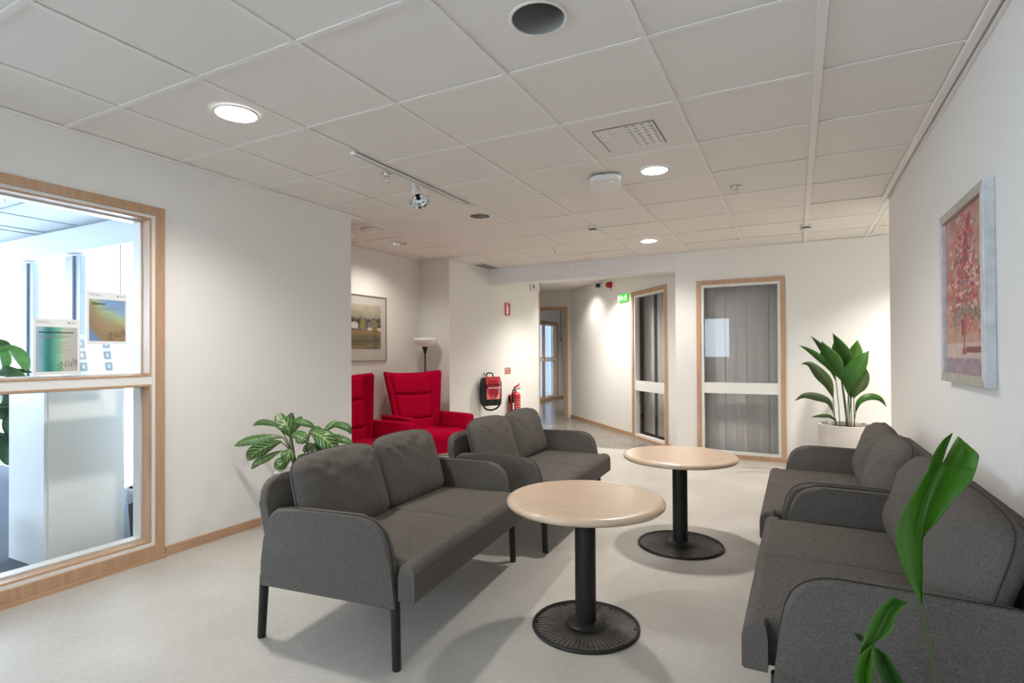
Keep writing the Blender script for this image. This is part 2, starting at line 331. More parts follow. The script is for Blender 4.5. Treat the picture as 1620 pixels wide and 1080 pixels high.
# baseboards
def baseboard(name, segs, h=.058, t=.014):
    b = bmesh.new()
    for a, c in segs: _z = wallbox(b, a, c, 0, h, -t)
    return struct(name, b, m_casing_h)
baseboard('baseboard_left', [((-3.42, 2.02), (-3.42, 3.605))])
b = bmesh.new(); wallbox(b, (-3.405, -.4), (-3.405, 2.02), 0, .02, -.014); struct('baseboard_window', b, m_casing_h)
baseboard('baseboard_recess', [((-4.33, 3.22), (-4.33, 5.8))]); baseboard('baseboard_extinguisher', [((-3.87, 5.8), (-3.87, 8.5))])
baseboard('baseboard_corridor', [(ang(0), ang(s0-.01))], .055); baseboard('baseboard_corridor_stub', [(ang(s1+.01), ang(send))], .055)
b = bmesh.new(); wallbox(b, (-.09, 6.8), (2.6, 6.8), 0, .058, -.014); struct('baseboard_back', b, m_casing_h)
baseboard('baseboard_far_room', [((-5.75, 9.95), (-5.75, 12.46)), ((-5.75, 13.87), (-5.75, 16.1))])
baseboard('baseboard_right', [((.641, -3.0), (.641, 5.2))])
# wooden end cap and door casings
struct('trim_wall_end', B(-3.90, -3.862, 8.5, 8.53, 0, ZC), m_casing)
b = B(-3.975, -3.905, 9.87, 9.93, 0, 2.115); box(b, -4.95, -3.975, 9.87, 9.93, 2.055, 2.115); box(b, -5.01, -4.95, 9.87, 9.93, 0, 2.115)
struct('door_1', b, m_casing)

# ---------------------------------------------------------------- glazed partitions
def glazed(name, org, rz, x0, x1, ztop, zr0, zr1, cas, wf, depth, railwood, zb):
    """frame of a glazed opening in its own coordinates: x along the wall, y into the wall (away from the lounge)"""
    b = bmesh.new(); o = -.014
    box(b, x0, x0+cas, o, .03, 0, ztop); box(b, x1-cas, x1, o, .03, 0, ztop)
    box(b, x0+cas, x1-cas, o, .03, ztop-cas, ztop); box(b, x0+cas, x1-cas, o, .03, 0, zb)
    root = fin(name, b, m_casing, None, loc=org, rot=(0, 0, rz)); root['kind'] = 'structure'
    i0, i1, j0, j1 = x0+cas, x1-cas, zb, ztop-cas
    b = bmesh.new()
    box(b, i0, i0+wf, .0, depth, j0, j1); box(b, i1-wf, i1, .0, depth, j0, j1); box(b, i0+wf, i1-wf, 0, depth, j0, j0+wf); box(b, i0+wf, i1-wf, 0, depth, j1-wf, j1)
    box(b, i0+wf, i1-wf, .006, depth*.75, zr0, zr1)
    fin('white_sash', b, m_white, root)
    g = bmesh.new(); gy = .08 if railwood else .045
    box(g, i0+wf, i1-wf, gy, gy+.004, j0+wf, zr0); box(g, i0+wf, i1-wf, gy, gy+.004, zr1, j1-wf)
    fin('glass_pane', g, m_glass, root)
    if railwood:
        b = bmesh.new(); t = .012
        for (a0, a1) in ((j0+wf, zr0), (zr1, j1-wf)):
            for yy in (.004,):
                box(b, i0+wf, i0+wf+t, yy, gy, a0, a1); box(b, i1-wf-t, i1-wf, yy, gy, a0, a1)
                box(b, i0+wf+t, i1-wf-t, yy, gy, a0, a0+t); box(b, i0+wf+t, i1-wf-t, yy, gy, a1-t, a1)
        fin('glazing_bead', b, m_casing, root)
        b = bmesh.new()
        for (a0, a1) in ((j0+wf, zr0), (zr1, j1-wf)):
            box(b, i0+wf, i0+wf+.02, gy+.004, .16, a0, a1); box(b, i1-wf-.02, i1-wf, gy+.004, .16, a0, a1)
            box(b, i0+wf+.02, i1-wf-.02, gy+.004, .16, a0, a0+.02); box(b, i0+wf+.02, i1-wf-.02, gy+.004, .16, a1-.02, a1)
        fin('white_reveal', b, m_white, root)
    return root
# left window: x runs along +y, y into -x  -> rotate +90deg
W1 = glazed('window_1', (-3.42, 0, 0), PI/2, -.35, 2.016, 2.105, 1.045, 1.09, .05, .018, .05, True, .085)
W1.children[0].name = 'white_sash'
W2 = glazed('window_2', (0, 6.8, 0), 0, -1.048, -.105, 2.06, .745, .87, .05, .03, .06, False, .05)
W3 = glazed('window_3', (*ang(0), 0), math.atan2(AE.y, AE.x), s0, s1, 2.10, .68, .82, .055, .03, .06, False, .03)
W4 = glazed('window_4', (-5.75, 0, 0), PI/2, 12.47, 13.86, 2.06, 1.03, 1.10, .07, .02, .05, True, .07)
b = B(12.93, 12.99, -.012, .05, .07, 1.99); fin('mullion', b, m_casing, W4)

# ---------------------------------------------------------------- ceiling: void slab, bars, tiles
GX, GY = -2.3047, 1.5023
struct('ceiling', B(-9.2, 3.1, -3.3, 16.6, WT, WT+.08), m_void)
holes = [(-.815, 1.80, .098), (-2.445, 4.145, .09), (-3.82, 4.745, .09)]
vent = (-.815, 3.03, .165)
tile_cache = {}
def tile_mesh(w, d, hole=None, sq=None, mat=None):
    key = (round(w, 3), round(d, 3), hole, sq, mat.name)
    if key in tile_cache: return tile_cache[key]
    bm = bmesh.new(); hz = .012
    if hole is None and sq is None: box(bm, 0, w, 0, d, 0, hz)
    else:
        cx, cy_, r = hole or sq; n = 32 if hole else 4
        out = [(0, 0), (w, 0), (w, d), (0, d)]; inn = []
        ring = []
        for i in range(n):
            a = 2*PI*i/n+(PI/4 if sq else 0)
            rr = r*(math.sqrt(2) if sq else 1); inn.append((cx+rr*math.cos(a), cy_+rr*math.sin(a)))
            # ray to the square border
            dx, dy = math.cos(a), math.sin(a)
            if sq: ring.append(out[[2, 3, 0, 1][i]]); continue
            t = min(((w-cx)/dx if dx > 1e-6 else 9), ((-cx)/dx if dx < -1e-6 else 9), ((d-cy_)/dy if dy > 1e-6 else 9), ((-cy_)/dy if dy < -1e-6 else 9))
            ring.append((cx+dx*t, cy_+dy*t))
        if hole:
            # push the ring points nearest to the corners onto them
            for c in out:
                k = min(range(n), key=lambda q: (ring[q][0]-c[0])**2+(ring[q][1]-c[1])**2); ring[k] = c
        for z in (0, hz):
            A = [bm.verts.new((*p, z)) for p in inn]; O = [bm.verts.new((*p, z)) for p in ring]
            for i in range(n): bm.faces.new((A[i], A[(i+1) % n], O[(i+1) % n], O[i]))
            if z == 0: A0, O0 = A, O
            else:
                for i in range(n): bm.faces.new((A0[i], A0[(i+1) % n], A[(i+1) % n], A[i]))
        bmesh.ops.recalc_face_normals(bm, faces=bm.faces[:])
    me = bpy.data.meshes.new('ceiling_tile'); bm.to_mesh(me); bm.free(); me.materials.append(mat); tile_cache[key] = me; return me
def ceiling_field(name, rects, cuts=(), barmat=m_bar, tmat=m_tile):
    """one field of lay-in tiles: T-bars as the field's own mesh, every tile an object of its own"""
    bars = bmesh.new(); bw = .012; root = bpy.data.objects.new(name, bpy.data.meshes.new(name)); C.objects.link(root); root['kind'] = 'structure'
    for (x0, x1, y0, y1) in rects:
        i0, i1 = math.floor((x0-GX)/.6), math.ceil((x1-GX)/.6); j0, j1 = math.floor((y0-GY)/.6), math.ceil((y1-GY)/.6)
        for i in range(i0, i1+1):
            x = GX+.6*i
            if x0+.02 < x < x1-.02: box(bars, x-bw, x+bw, y0, y1, ZC, ZC+.004)
        for j in range(j0, j1+1):
            y = GY+.6*j
            if y0+.02 < y < y1-.02: box(bars, x0, x1, y-bw, y+bw, ZC+.0004, ZC+.0044)
        for (a, c, e, f) in ((x0, x0+.018, y0, y1), (x1-.018, x1, y0, y1), (x0, x1, y0, y0+.018), (x0, x1, y1-.018, y1)): box(bars, a, c, e, f, ZC-.001, ZC+.003)
        for i in range(i0, i1):
            for j in range(j0, j1):
                a, c = max(x0, GX+.6*i), min(x1, GX+.6*i+.6); e, f = max(y0, GY+.6*j), min(y1, GY+.6*j+.6)
                if c-a < .02 or f-e < .02: continue
                g = .0035; a += g; c -= g; e += g; f -= g
                hl = sq = None
                for (hx, hy, hr) in holes:
                    if a < hx < c and e < hy < f: hl = (round(hx-a, 4), round(hy-e, 4), hr)
                if a < vent[0] < c and e < vent[1] < f: sq = (round(vent[0]-a, 4), round(vent[1]-e, 4), vent[2])
                mt = m_tile_b if (c < -2.88 and f < 1.6 and a > -3.6 and tmat is m_tile) else tmat
                t = link('ceiling_tile', tile_mesh(c-a, f-e, hl, sq, mt), None, root, loc=(a, e, ZC+.0055+random.random()*.0012))
                if not hl and not sq: t.rotation_euler = (random.uniform(-.0015, .0015), random.uniform(-.0012, .0012), 0)
    bmesh.ops.recalc_face_normals(bars, faces=bars.faces[:]); bars.to_mesh(root.data); bars.free(); root.data.materials.append(barmat)
    return root
ceiling_field('ceiling_lounge', [(-3.42, .655, .3, 6.8), (-4.33, -3.42, 3.6, 5.8), (-4.33, -3.585, 3.2, 3.6), (-3.87, -3.42, 5.8, 6.8), (.655, 2.6, 5.2, 6.8)])
ceiling_field('ceiling_corridor', [(-5.1, -1.35, 7.05, 9.9)])
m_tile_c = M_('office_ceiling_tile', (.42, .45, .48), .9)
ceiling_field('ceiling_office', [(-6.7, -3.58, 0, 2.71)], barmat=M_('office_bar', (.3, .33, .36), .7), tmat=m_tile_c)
struct('ceiling_rear', B(-3.42, .655, -3.1, .3, ZC, ZC+.01), m_tile)
struct('ceiling_far_room', B(-5.75, -3.5, 10.02, 16.1, ZC, ZC+.01), m_tile)
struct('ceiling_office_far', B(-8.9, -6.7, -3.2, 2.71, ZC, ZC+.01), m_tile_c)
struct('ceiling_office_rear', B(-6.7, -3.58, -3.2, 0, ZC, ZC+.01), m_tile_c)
# raised edge strip along the right wall and shadow line along the left wall
b = B(.595, .628, .3, 5.12, ZC-.016, ZC+.002, .003); box(b, .64, .654, .3, 5.12, ZC-.022, ZC+.002)
struct('trim_ceiling_right', b, m_bar)
b = B(-3.42, -3.395, .3, 3.62, ZC-.012, ZC+.002); box(b, -3.42, -3.40, 3.55, 3.70, ZC-.014, ZC+.002)
struct('trim_ceiling_left', b, m_bar)
# wide aluminium-white runner
b = B(.075, .110, .3, 6.8, ZC-.006, ZC+.003, .002); struct('trim_ceiling_runner', b, m_bar)
# ================================================================ THINGS
def downlight_on(x, y, r, label, power, grp='lit round ceiling downlights'):
    t = empty('downlight', (x, y, ZC), 0, label, 'ceiling light', grp)
    fin('trim_ring', lathe(bmesh.new(), [(r, .004), (r+.012, .004), (r+.012, -.001), (r+.009, -.004), (r, -.004), (r-.002, .002)], 40), m_white, t, smooth=True)
    fin('diffuser', lathe(bmesh.new(), [(0, -.003), (r*.6, -.0032), (r, -.002)], 40), m_lamp_on, t, smooth=True)
    l = bpy.data.lights.new('downlight_lamp', 'SPOT'); l.energy = power; l.shadow_soft_size = .07; l.spot_size = math.radians(146); l.spot_blend = .8; l.color = (1, .95, .885)
    o = bpy.data.objects.new('downlight_lamp', l); C.objects.link(o); o.parent = t; o.location = (0, 0, -.02)
    return t
downlight_on(-2.47, 1.81, .095, 'lit round downlight nearest the large glass partition on the left', 50)
downlight_on(-.82, 3.65, .083, 'lit round downlight just right of the white wireless access point', 53)
downlight_on(-1.395, 5.92, .083, 'small lit round downlight farthest away, near the back wall beam', 48)
for x, y in ((-.82, -1.2), (-2.5, -1.2)): 
    l = bpy.data.lights.new('rear_downlight', 'SPOT'); l.energy = 6; l.shadow_soft_size = .08; l.spot_size = math.radians(150); l.spot_blend = .5; l.color = (1, .95, .885)
    o = bpy.data.objects.new('rear_downlight', l); C.objects.link(o); o.location = (x, y, ZC-.03)
for x, y, e in ((-2.72, 7.78, 70), (-3.3, 8.72, 20), (1.25, 5.9, 98), (-4.6, 12.5, 60), (-2.9, 7.55, 22)):  # all out of view; the second is added to brighten the angled wall
    if not e: continue  # the fourth is added in place of daylight in the far room
    l = bpy.data.lights.new('unseen_spot', 'SPOT'); l.energy = e; l.shadow_soft_size = .06; l.spot_size = math.radians(130); l.spot_blend = .8; l.color = (1, .96, .89)
    o = bpy.data.objects.new('unseen_spot', l); C.objects.link(o); o.location = (x, y, ZC-.02)
def downlight_off(x, y, r, label, bulbs=False):
    t = empty('downlight', (x, y, ZC), 0, label, 'ceiling light', 'grey round ceiling downlights with open reflectors')
    fin('trim_ring', lathe(bmesh.new(), [(r-.004, .004), (r+.006, .004), (r+.008, -.001), (r+.006, -.002), (r-.002, -.002), (r-.004, .0)], 40), m_bar, t, smooth=True)
    fin('reflector', lathe(bmesh.new(), [(r-.003, -.002), (r-.006, .012), (r*.88, .028), (r*.66, .038), (r*.45, .042), (0, .043)] if bulbs else [(r-.003, -.002), (r-.005, .02), (r*.93, .07), (r*.84, .12), (r*.80, .135), (0, .137)], 40), m_chrome if bulbs else m_brush, t, smooth=True)
    b = bmesh.new()
    if bulbs:
        for dx in (-.02, .02): tube(b, [(dx, -.05, .02), (dx, .05, .02)], .012, 10)
        fin('lamp_tube', b, m_signwhite, t, smooth=True)
    else:
        for dx in (-.02, .02): tube(b, [(dx, -.055, .115), (dx, .055, .115)], .012, 10)
        fin('lamp_tube', b, m_brush, t, smooth=True)
    return t
downlight_off(-.815, 1.80, .098, 'large unlit round downlight at the top edge of the picture')
downlight_off(-2.445, 4.145, .088, 'small unlit round downlight between track spotlight and access point')
downlight_off(-3.82, 4.745, .088, 'downlight with faintly glowing tubes over the red armchair recess', True)
l = bpy.data.lights.new('recess_lamp', 'SPOT'); l.energy = 16; l.shadow_soft_size = .08; l.spot_size = math.radians(150); l.spot_blend = .8; l.color = (1, .95, .885)  # spot added at the faint fixture to lift the dim recess
o = bpy.data.objects.new('recess_lamp', l); C.objects.link(o); o.location = (-3.82, 4.745, ZC-.02)

# perforated ventilation plate
t = empty('ceiling_vent', (vent[0], vent[1], ZC), 0, 'square white perforated air diffuser plate set in a ceiling tile', 'air vent')
b = bmesh.new(); N = 8; S = .162; cw = 2*S/N
for i in range(N):
    for j in range(N):
        cx, cyy = -S+cw*(i+.5), -S+cw*(j+.5); r = .011 if i >= N/2 else .007; h = cw/2; n = 8
        inn = [b.verts.new((cx+r*math.cos(2*PI*(k+.5)/n), cyy+r*math.sin(2*PI*(k+.5)/n), .003)) for k in range(n)]
        sq_ = [(h, h*.414), (h*.414, h), (-h*.414, h), (-h, h*.414), (-h, -h*.414), (-h*.414, -h), (h*.414, -h), (h, -h*.414)]
        out = [b.verts.new((cx+p[0], cyy+p[1], .003)) for p in sq_]
        low = [b.verts.new((v.co.x, v.co.y, .009)) for v in inn]
        for k in range(n):
            b.faces.new((inn[k], inn[(k+1) % n], out[(k+1) % n], out[k])); b.faces.new((inn[(k+1) % n], inn[k], low[k], low[(k+1) % n]))
        for sx, sy, k0, k1 in ((1, 1, 0, 1), (-1, 1, 2, 3), (-1, -1, 4, 5), (1, -1, 6, 7)):
            c = b.verts.new((cx+sx*h, cyy+sy*h, .003)); b.faces.new((out[k0], c, out[k1]))
fin('perforated_plate', b, m_tile, t)
b = bmesh.new()
for i in range(N//2):
    for j in range(N):
        cx, cyy = -S+cw*(i+.5), -S+cw*(j+.5); a = random.uniform(-.6, .6)
        s = bmesh.new(); lathe(s, [(0, -.003), (.007, -.0025), (.012, .0), (.0125, .004)], 12); s.transform(Matrix.Translation((cx+.002, cyy, .002)) @ Matrix.Rotation(.28, 4, Vector((math.cos(a), math.sin(a), 0))))
        me = bpy.data.meshes.new('t'); s.to_mesh(me); s.free(); b.from_mesh(me); bpy.data.meshes.remove(me)
o = fin('air_nozzle', b, m_tile, t, smooth=True); o['kind'] = 'stuff'
fin('plenum', B(-.162, .162, -.162, .162, .030, .034), m_void, t)
for q in (-.1645, .1625): fin('edge_gap', B(q, q+.002, -.165, .165, .0, .006), m_void, t)

# track with spotlight
t = empty('lighting_track', (-2.322, 3.10, ZC), 0, 'white lighting track rail mounted along the ceiling bars', 'lighting track')
b = B(-.018, -.007, -.62, .62, -.02, -.0005); box(b, .007, .018, -.62, .62, -.02, -.0005); box(b, -.018, .018, -.62, .62, -.006, -.0004)
fin('rail', b, m_whiteplastic, t); fin('rail_slot', B(-.0068, .0068, -.60, .60, -.012, -.0062), m_void, t)
b = B(-.019, .019, -.64, -.62, -.021, -.0005, .003); fin('end_cap', b, m_whiteplastic, t); b = B(-.019, .019, .62, .66, -.021, -.0005, .003); fin('end_cap', b, m_whiteplastic, t)
t = empty('track_spotlight', (-2.33, 3.085, ZC-.021), 0, 'white swivelling spotlight with faceted mirror bowl hanging from the track', 'spotlight')
fin('adapter', box(bmesh.new(), -.014, .014, -.03, .03, -.022, 0, .004), m_whiteplastic, t, angle=40)
ax = Vector((.48, -.30, -.82)).normalized(); q = ax.to_track_quat('Z', 'Y').to_matrix().to_4x4()
p0 = Vector((.0, 0, -.045)); b = tube(bmesh.new(), [(0, 0, -.02), (0, 0, -.05), p0+ax*.01], [.010, .010, .012], 12); fin('joint', b, m_whiteplastic, t, smooth=True)
mm = Matrix.Translation(p0+ax*.0) @ q
b = lathe(bmesh.new(), [(0, -.03), (.016, -.03), (.028, -.015), (.030, .03), (.033, .045), (.056, .075), (.070, .105), (.072, .112), (.069, .112)], 28); b.transform(mm); fin('lamp_housing', b, m_whiteplastic, t, smooth=True)
b = lathe(bmesh.new(), [(.069, .112), (.063, .095), (.051, .075), (.034, .060), (.014, .052), (0, .05)], 14); b.transform(mm); fin('faceted_reflector', b, m_chrome, t)
b = lathe(bmesh.new(), [(0, .05), (.013, .055), (.014, .085), (.008, .094), (0, .095)], 14); b.transform(mm); fin('lamp_capsule', b, m_black, t, smooth=True)

def sprinkler(x, y, label, s=1):
    t = empty('sprinkler', (x, y, ZC), 0, label, 'sprinkler', 'ceiling sprinklers')
    fin('escutcheon', lathe(bmesh.new(), [(.042*s, .002), (.042*s, -.003), (.034*s, -.012), (.014*s, -.016), (0, -.016)], 24), m_chrome, t, smooth=True)
    fin('stem', tube(bmesh.new(), [(0, 0, -.014), (0, 0, -.046*s)], .007*s, 10), m_chrome, t, smooth=True)
    fin('deflector', lathe(bmesh.new(), [(0, -.05*s), (.018*s, -.05*s), (.018*s, -.047*s), (0, -.045*s)], 16), m_chrome, t, smooth=True)
sprinkler(-2.426, 2.90, 'chrome sprinkler head beside the lighting track')
sprinkler(-.38, 4.30, 'chrome sprinkler head right of the lit downlights')
sprinkler(-2.459, 5.863, 'chrome sprinkler head in front of the white beam')
sprinkler(-5.3, 1.95, 'chrome sprinkler head seen through the glass in the bright office')

def detector(x, y, label, s=1):
    t = empty('smoke_detector', (x, y, ZC), 0, label, 'smoke detector', 'ceiling smoke detectors')
    fin('mounting_base', lathe(bmesh.new(), [(0, .002), (.05*s, .002), (.052*s, -.006), (.05*s, -.014), (0, -.014)], 28), m_whiteplastic, t, smooth=True)
    fin('slotted_chamber', lathe(bmesh.new(), [(.04*s, -.013), (.036*s, -.018), (.036*s, -.03), (.042*s, -.034)], 28), m_void, t, smooth=True)
    fin('cap', lathe(bmesh.new(), [(.043*s, -.03), (.042*s, -.038), (.028*s, -.044), (0, -.046)], 28), m_whiteplastic, t, smooth=True)
detector(-1.719, 5.034, 'white smoke detector with a cable duct running behind it')
detector(.09, 5.93, 'white smoke detector at the right near the back wall', 1.05)
def disc_valve(x, y, label):
    t = empty('air_valve', (x, y, ZC), 0, label, 'air valve', 'round air valves in the recess ceiling')
    fin('valve_ring', lathe(bmesh.new(), [(.10, .002), (.10, -.006), (.085, -.012), (.078, -.004)], 32), m_whiteplastic, t, smooth=True)
    fin('valve_disc', lathe(bmesh.new(), [(0, -.016), (.06, -.014), (.07, -.008), (.06, -.004), (0, -.003)], 32), m_whiteplastic, t, smooth=True)
disc_valve(-3.64, 4.11, 'round white air valve nearer the red armchairs'); disc_valve(-3.97, 4.16, 'round white air valve half hidden behind the left wall corner')
# cable ducts
fin('cable_duct', B(-1.123, -1.103, 3.72, 4.95, ZC-.012, ZC, .002), m_whiteplastic); tag(bpy.context.scene.objects['cable_duct'], 'white cable duct running from the wireless access point', 'cable duct')
o = fin('cable_duct', B(-1.715, -1.70, 5.08, 6.78, ZC-.010, ZC, .002), m_whiteplastic); tag(o, 'white cable duct behind the farther smoke detector', 'cable duct')
# wireless access point
t = empty('access_point', (-1.15, 3.63, ZC-.045), .25, 'white rounded wireless access point hanging under the ceiling', 'access point'); t.rotation_euler = (math.radians(-9), math.radians(-3), .3)
def rrect(w, h, r, n=6):
    out = []
    for cx, cyy, a0 in ((w-r, h-r, 0), (-w+r, h-r, 90), (-w+r, -h+r, 180), (w-r, -h+r, 270)):
        for k in range(n+1): a = math.radians(a0+90*k/n); out.append((cx+r*math.cos(a), cyy+r*math.sin(a)))
    return out
fin('housing', prism(bmesh.new(), rrect(.105, .105, .045), -.018, .018, 'z', .012), m_whiteplastic, t, angle=50)
fin('bracket', B(-.04, .04, -.04, .04, .018, .044), m_void, t)
fin('status_light', lathe(bmesh.new(), [(0, -.0195), (.005, -.0192), (.0055, -.0178)], 12, (.045, -.06, 0)), m_signlit, t)
fin('antenna_stub', tube(bmesh.new(), [(-.03, -.05, .016), (-.035, -.052, .044)], .003, 6), m_greendk, t)
# grille at the recess corner
t = empty('ceiling_grille', (-3.77, 6.62, ZC), 0, 'dark slotted ventilation grille in the ceiling by the beam', 'air vent')
fin('grille_frame', box(box(box(B(-.09, -.075, -.26, .17, -.004, 0), .075, .09, -.26, .17, -.004, 0), -.075, .075, -.26, -.245, -.004, 0), -.075, .075, .155, .17, -.004, 0), m_bar, t)
fin('grille_back', B(-.075, .075, -.245, .155, -.002, -.001), m_void, t)
for k in range(9): fin('slat', B(-.07+.0165*k, -.064+.0165*k, -.245, .155, -.006, -.002), m_brush, t)

# ---------------------------------------------------------------- signs and devices
XW = -3.87
t = empty('fire_sign', (XW, 7.36, 1.785), 0, 'red extinguisher pictogram sign high on the wall', 'sign')
fin('plate', B(.0, .004, -.10, .10, 0, .205, .002), m_signred, t)
fin('border', box(box(box(B(.004, .0046, -.094, -.088, .006, .199), .004, .0046, .088, .094, .006, .199), .004, .0046, -.094, .094, .006, .012), .004, .0046, -.094, .094, .193, .199), m_signwhite, t)
b = prism(bmesh.new(), [(-.032, .03), (.032, .03), (.032, .125), (.022, .142), (.01, .148), (.01, .158), (-.008, .158), (-.008, .148), (-.022, .142), (-.032, .125)], .004, .0055, 'x')
prism(b, [(-.045, .150), (-.005, .168), (.028, .172), (.028, .180), (-.01, .178), (-.05, .158)], .004, .0055, 'x'); fin('extinguisher_symbol', b, m_signwhite, t)
t = empty('wall_notice', (XW, 7.36, .915), 0, 'small square red notice with two lines above the extinguisher', 'sign')
fin('plate', B(0, .003, -.09, .09, 0, .092, .001), M_('notice_red', (.42, .09, .05), .5), t)
text('lettering', 'BRAND-', .035, m_signwhite, t, frame_m((.0035, -.075, .055), (0, 1, 0), (0, 0, 1))); text('lettering', 'SLÄCKARE', .027, m_signwhite, t, frame_m((.0035, -.075, .018), (0, 1, 0), (0, 0, 1)))
# exit sign on the angled wall
def on_ang(s, z, off=0): n = Vector((AE.y, -AE.x)); p = AX+AE*s+n*off; return Vector((p.x, p.y, z))
ue = Vector((AE.x, AE.y, 0)); ne = Vector((AE.y, -AE.x, 0))
t = empty('exit_sign', on_ang(2.40, 1.99), math.atan2(AE.y, AE.x), 'green emergency exit sign with white arrow beside the corridor window frame', 'exit sign')
fin('sign_box', B(-.16, .16, -.03, 0, 0, .11, .004), m_signgreen, t)
fin('door_symbol', B(-.15, -.10, -.032, -.03, .008, .102), m_signlit, t)
b = prism(bmesh.new(), [(-.075, .055), (-.02, .10), (-.02, .072), (.03, .072), (.03, .038), (-.02, .038), (-.02, .01)], -.0325, -.03, 'y'); fin('arrow_symbol', b, m_signlit, t)
b = prism(bmesh.new(), [(.06, .07), (.085, .088), (.11, .085), (.125, .065), (.145, .07), (.142, .078), (.128, .075), (.112, .055), (.13, .03), (.145, .012), (.135, .006), (.115, .024), (.10, .04), (.085, .02), (.055, .016), (.055, .026), (.078, .03), (.092, .055), (.085, .072), (.07, .06)], -.0325, -.03, 'y')
lathe_b = bmesh.new(); fin('running_figure', b, m_signlit, t); lathe_b.free()
fin('figure_head', prism(bmesh.new(), [(.118+.008*math.cos(k*PI/5), .096+.008*math.sin(k*PI/5)) for k in range(10)], -.0325, -.03, 'y'), m_signlit, t)
# siren (red) and beacon (blue-black) at the top of the angled wall
def wall_device(name, s, z, mat, label, cat, dome):
    t = empty(name, on_ang(s, z), math.atan2(AE.y, AE.x), label, cat)
    b = lathe(bmesh.new(), [(0, 0), (.05, 0), (.05, .03), (.046, .035), (0, .035)], 28); b.transform(Matrix.Rotation(PI/2, 4, 'X')); fin('back_plate', b, m_whiteplastic if dome else mat, t, angle=40)
    b = lathe(bmesh.new(), [(.040, .034), (.043, .05), (.040, .075), (.03, .088), (0, .092)] if not dome else [(.034, .034), (.034, .085), (.026, .10), (0, .104)], 28); b.transform(Matrix.Rotation(PI/2, 4, 'X')); fin('dome', b, mat, t, smooth=True)
    b = B(-.03, .03, -.03, 0, -.085, -.05, .004); fin('junction_box', b, m_whiteplastic, t)
wall_device('alarm_siren', 1.93, 2.30, M_('siren_red', (.42, .02, .02), .35), 'round red alarm siren high on the corridor wall', 'siren', False)
wall_device('alarm_beacon', 1.55, 2.335, M_('beacon_navy', (.02, .03, .07), .2), 'white and dark blue alarm beacon left of the red siren', 'beacon', True)
t = empty('motion_sensor', (-2.60, 6.8, 2.29), 0, 'small white motion sensor on the beam', 'sensor')
fin('body', B(-.028, .028, -.035, 0, 0, .10, .008), m_whiteplastic, t, angle=40); fin('lens', B(-.02, .02, -.04, -.034, .012, .05, .003), m_white, t)
t = empty('door_sensor', (-3.87, 8.27, 2.24), 0, 'white control box at the top of the wall end', 'control box')
fin('body', B(0, .03, -.10, .20, 0, .15, .005), m_whiteplastic, t); fin('dark_slot', B(.03, .032, -.05, -.01, .05, .11), m_black, t)

# ---------------------------------------------------------------- backpack on a hook
t = empty('wall_hook', (XW, 6.66, .93), 0, 'small metal wall hook above the black and red backpack', 'hook')
fin('hook_plate', B(0, .006, -.02, .02, -.02, .03, .003), m_brush, t); fin('hook_prong', tube(bmesh.new(), [(.004, 0, .01), (.03, 0, .0), (.045, 0, .012), (.045, 0, .03)], .005, 8), m_brush, t, smooth=True)
t = empty('backpack', (XW+.075, 6.64, .50), math.radians(-33), 'black evacuation backpack with red flap hanging from wall hook', 'bag')
def blob(bm, cx, cyy, cz, sx, sy, sz, e=3.0, n=16, m=10, nz=0, mat=None):
    """superellipsoid"""
    vs_ = []; sg = lambda v, p: math.copysign(abs(v)**p, v)
    rows = []
    for i in range(m+1):
        ph = -PI/2+PI*i/m; r = []
        for j in range(n):
            th = 2*PI*j/n; x = sg(math.cos(ph), 2/e)*sg(math.cos(th), 2/e); y = sg(math.cos(ph), 2/e)*sg(math.sin(th), 2/e); z = sg(math.sin(ph), 2/e)
            p = Vector((cx+sx*x, cyy+sy*y, cz+sz*z))
            if nz: p += Vector((x, y, z))*nz*noise.noise(p*14)
            if mat is not None: p = mat @ p
            r.append(p)
        rows.append(r)
    R = [[bm.verts.new(p) for p in r] if 0 < i < m else [bm.verts.new(r[0])] for i, r in enumerate(rows)]
    for a, c in zip(R, R[1:]):
        for j in range(n):
            k = (j+1) % n
            if len(a) == 1: bm.faces.new((a[0], c[k], c[j]))
            elif len(c) == 1: bm.faces.new((a[j], a[k], c[0]))
            else: bm.faces.new((a[j], a[k], c[k], c[j]))
    return bm
m_nylon = M_('black_nylon', (.02, .02, .021), .7, bump=(120, .4, .004)); m_redflap = M_('red_vinyl', (.75, .04, .065), .45)
fin('bag_body', blob(bmesh.new(), .075, 0, .20, .06, .15, .195, 7, 32, 22, .012), m_nylon, t, smooth=True)
b = bmesh.new(); W_ = .125
pr = [(.05, .400), (.105, .405), (.145, .385), (.152, .33), (.155, .22), (.152, .10)]
rows = [[b.verts.new((x, yy*(1-.04*i), z)) for yy in (-W_, -W_*.5, 0, W_*.5, W_)] for i, (x, z) in enumerate(pr)]
for a, c in zip(rows, rows[1:]):
    for k in range(4): b.faces.new((a[k], a[k+1], c[k+1], c[k]))
bmesh.ops.solidify(b, geom=b.faces[:], thickness=.006); fin('red_flap', b, m_redflap, t, smooth=True)
fin('zip_line', B(.152, .1585, -.10, .10, .298, .306), m_black, t); fin('pocket_edge', B(.152, .159, -.10, -.095, .25, .30), m_black, t)
text('lettering', 'EVAKUERING', .032, m_signwhite, t, frame_m((.1605, -.082, .243), (0, 1, 0), (0, 0, 1)), .001, .0008)
fin('label_mark', B(.157, .160, .085, .097, .19, .225), m_signwhite, t)
fin('carry_handle', tube(bmesh.new(), smoothpath([(.05, -.05, .39), (.045, -.045, .44), (.042, 0, .455), (.045, .045, .44), (.05, .05, .39)], 4), .009, 8), m_nylon, t, smooth=True)
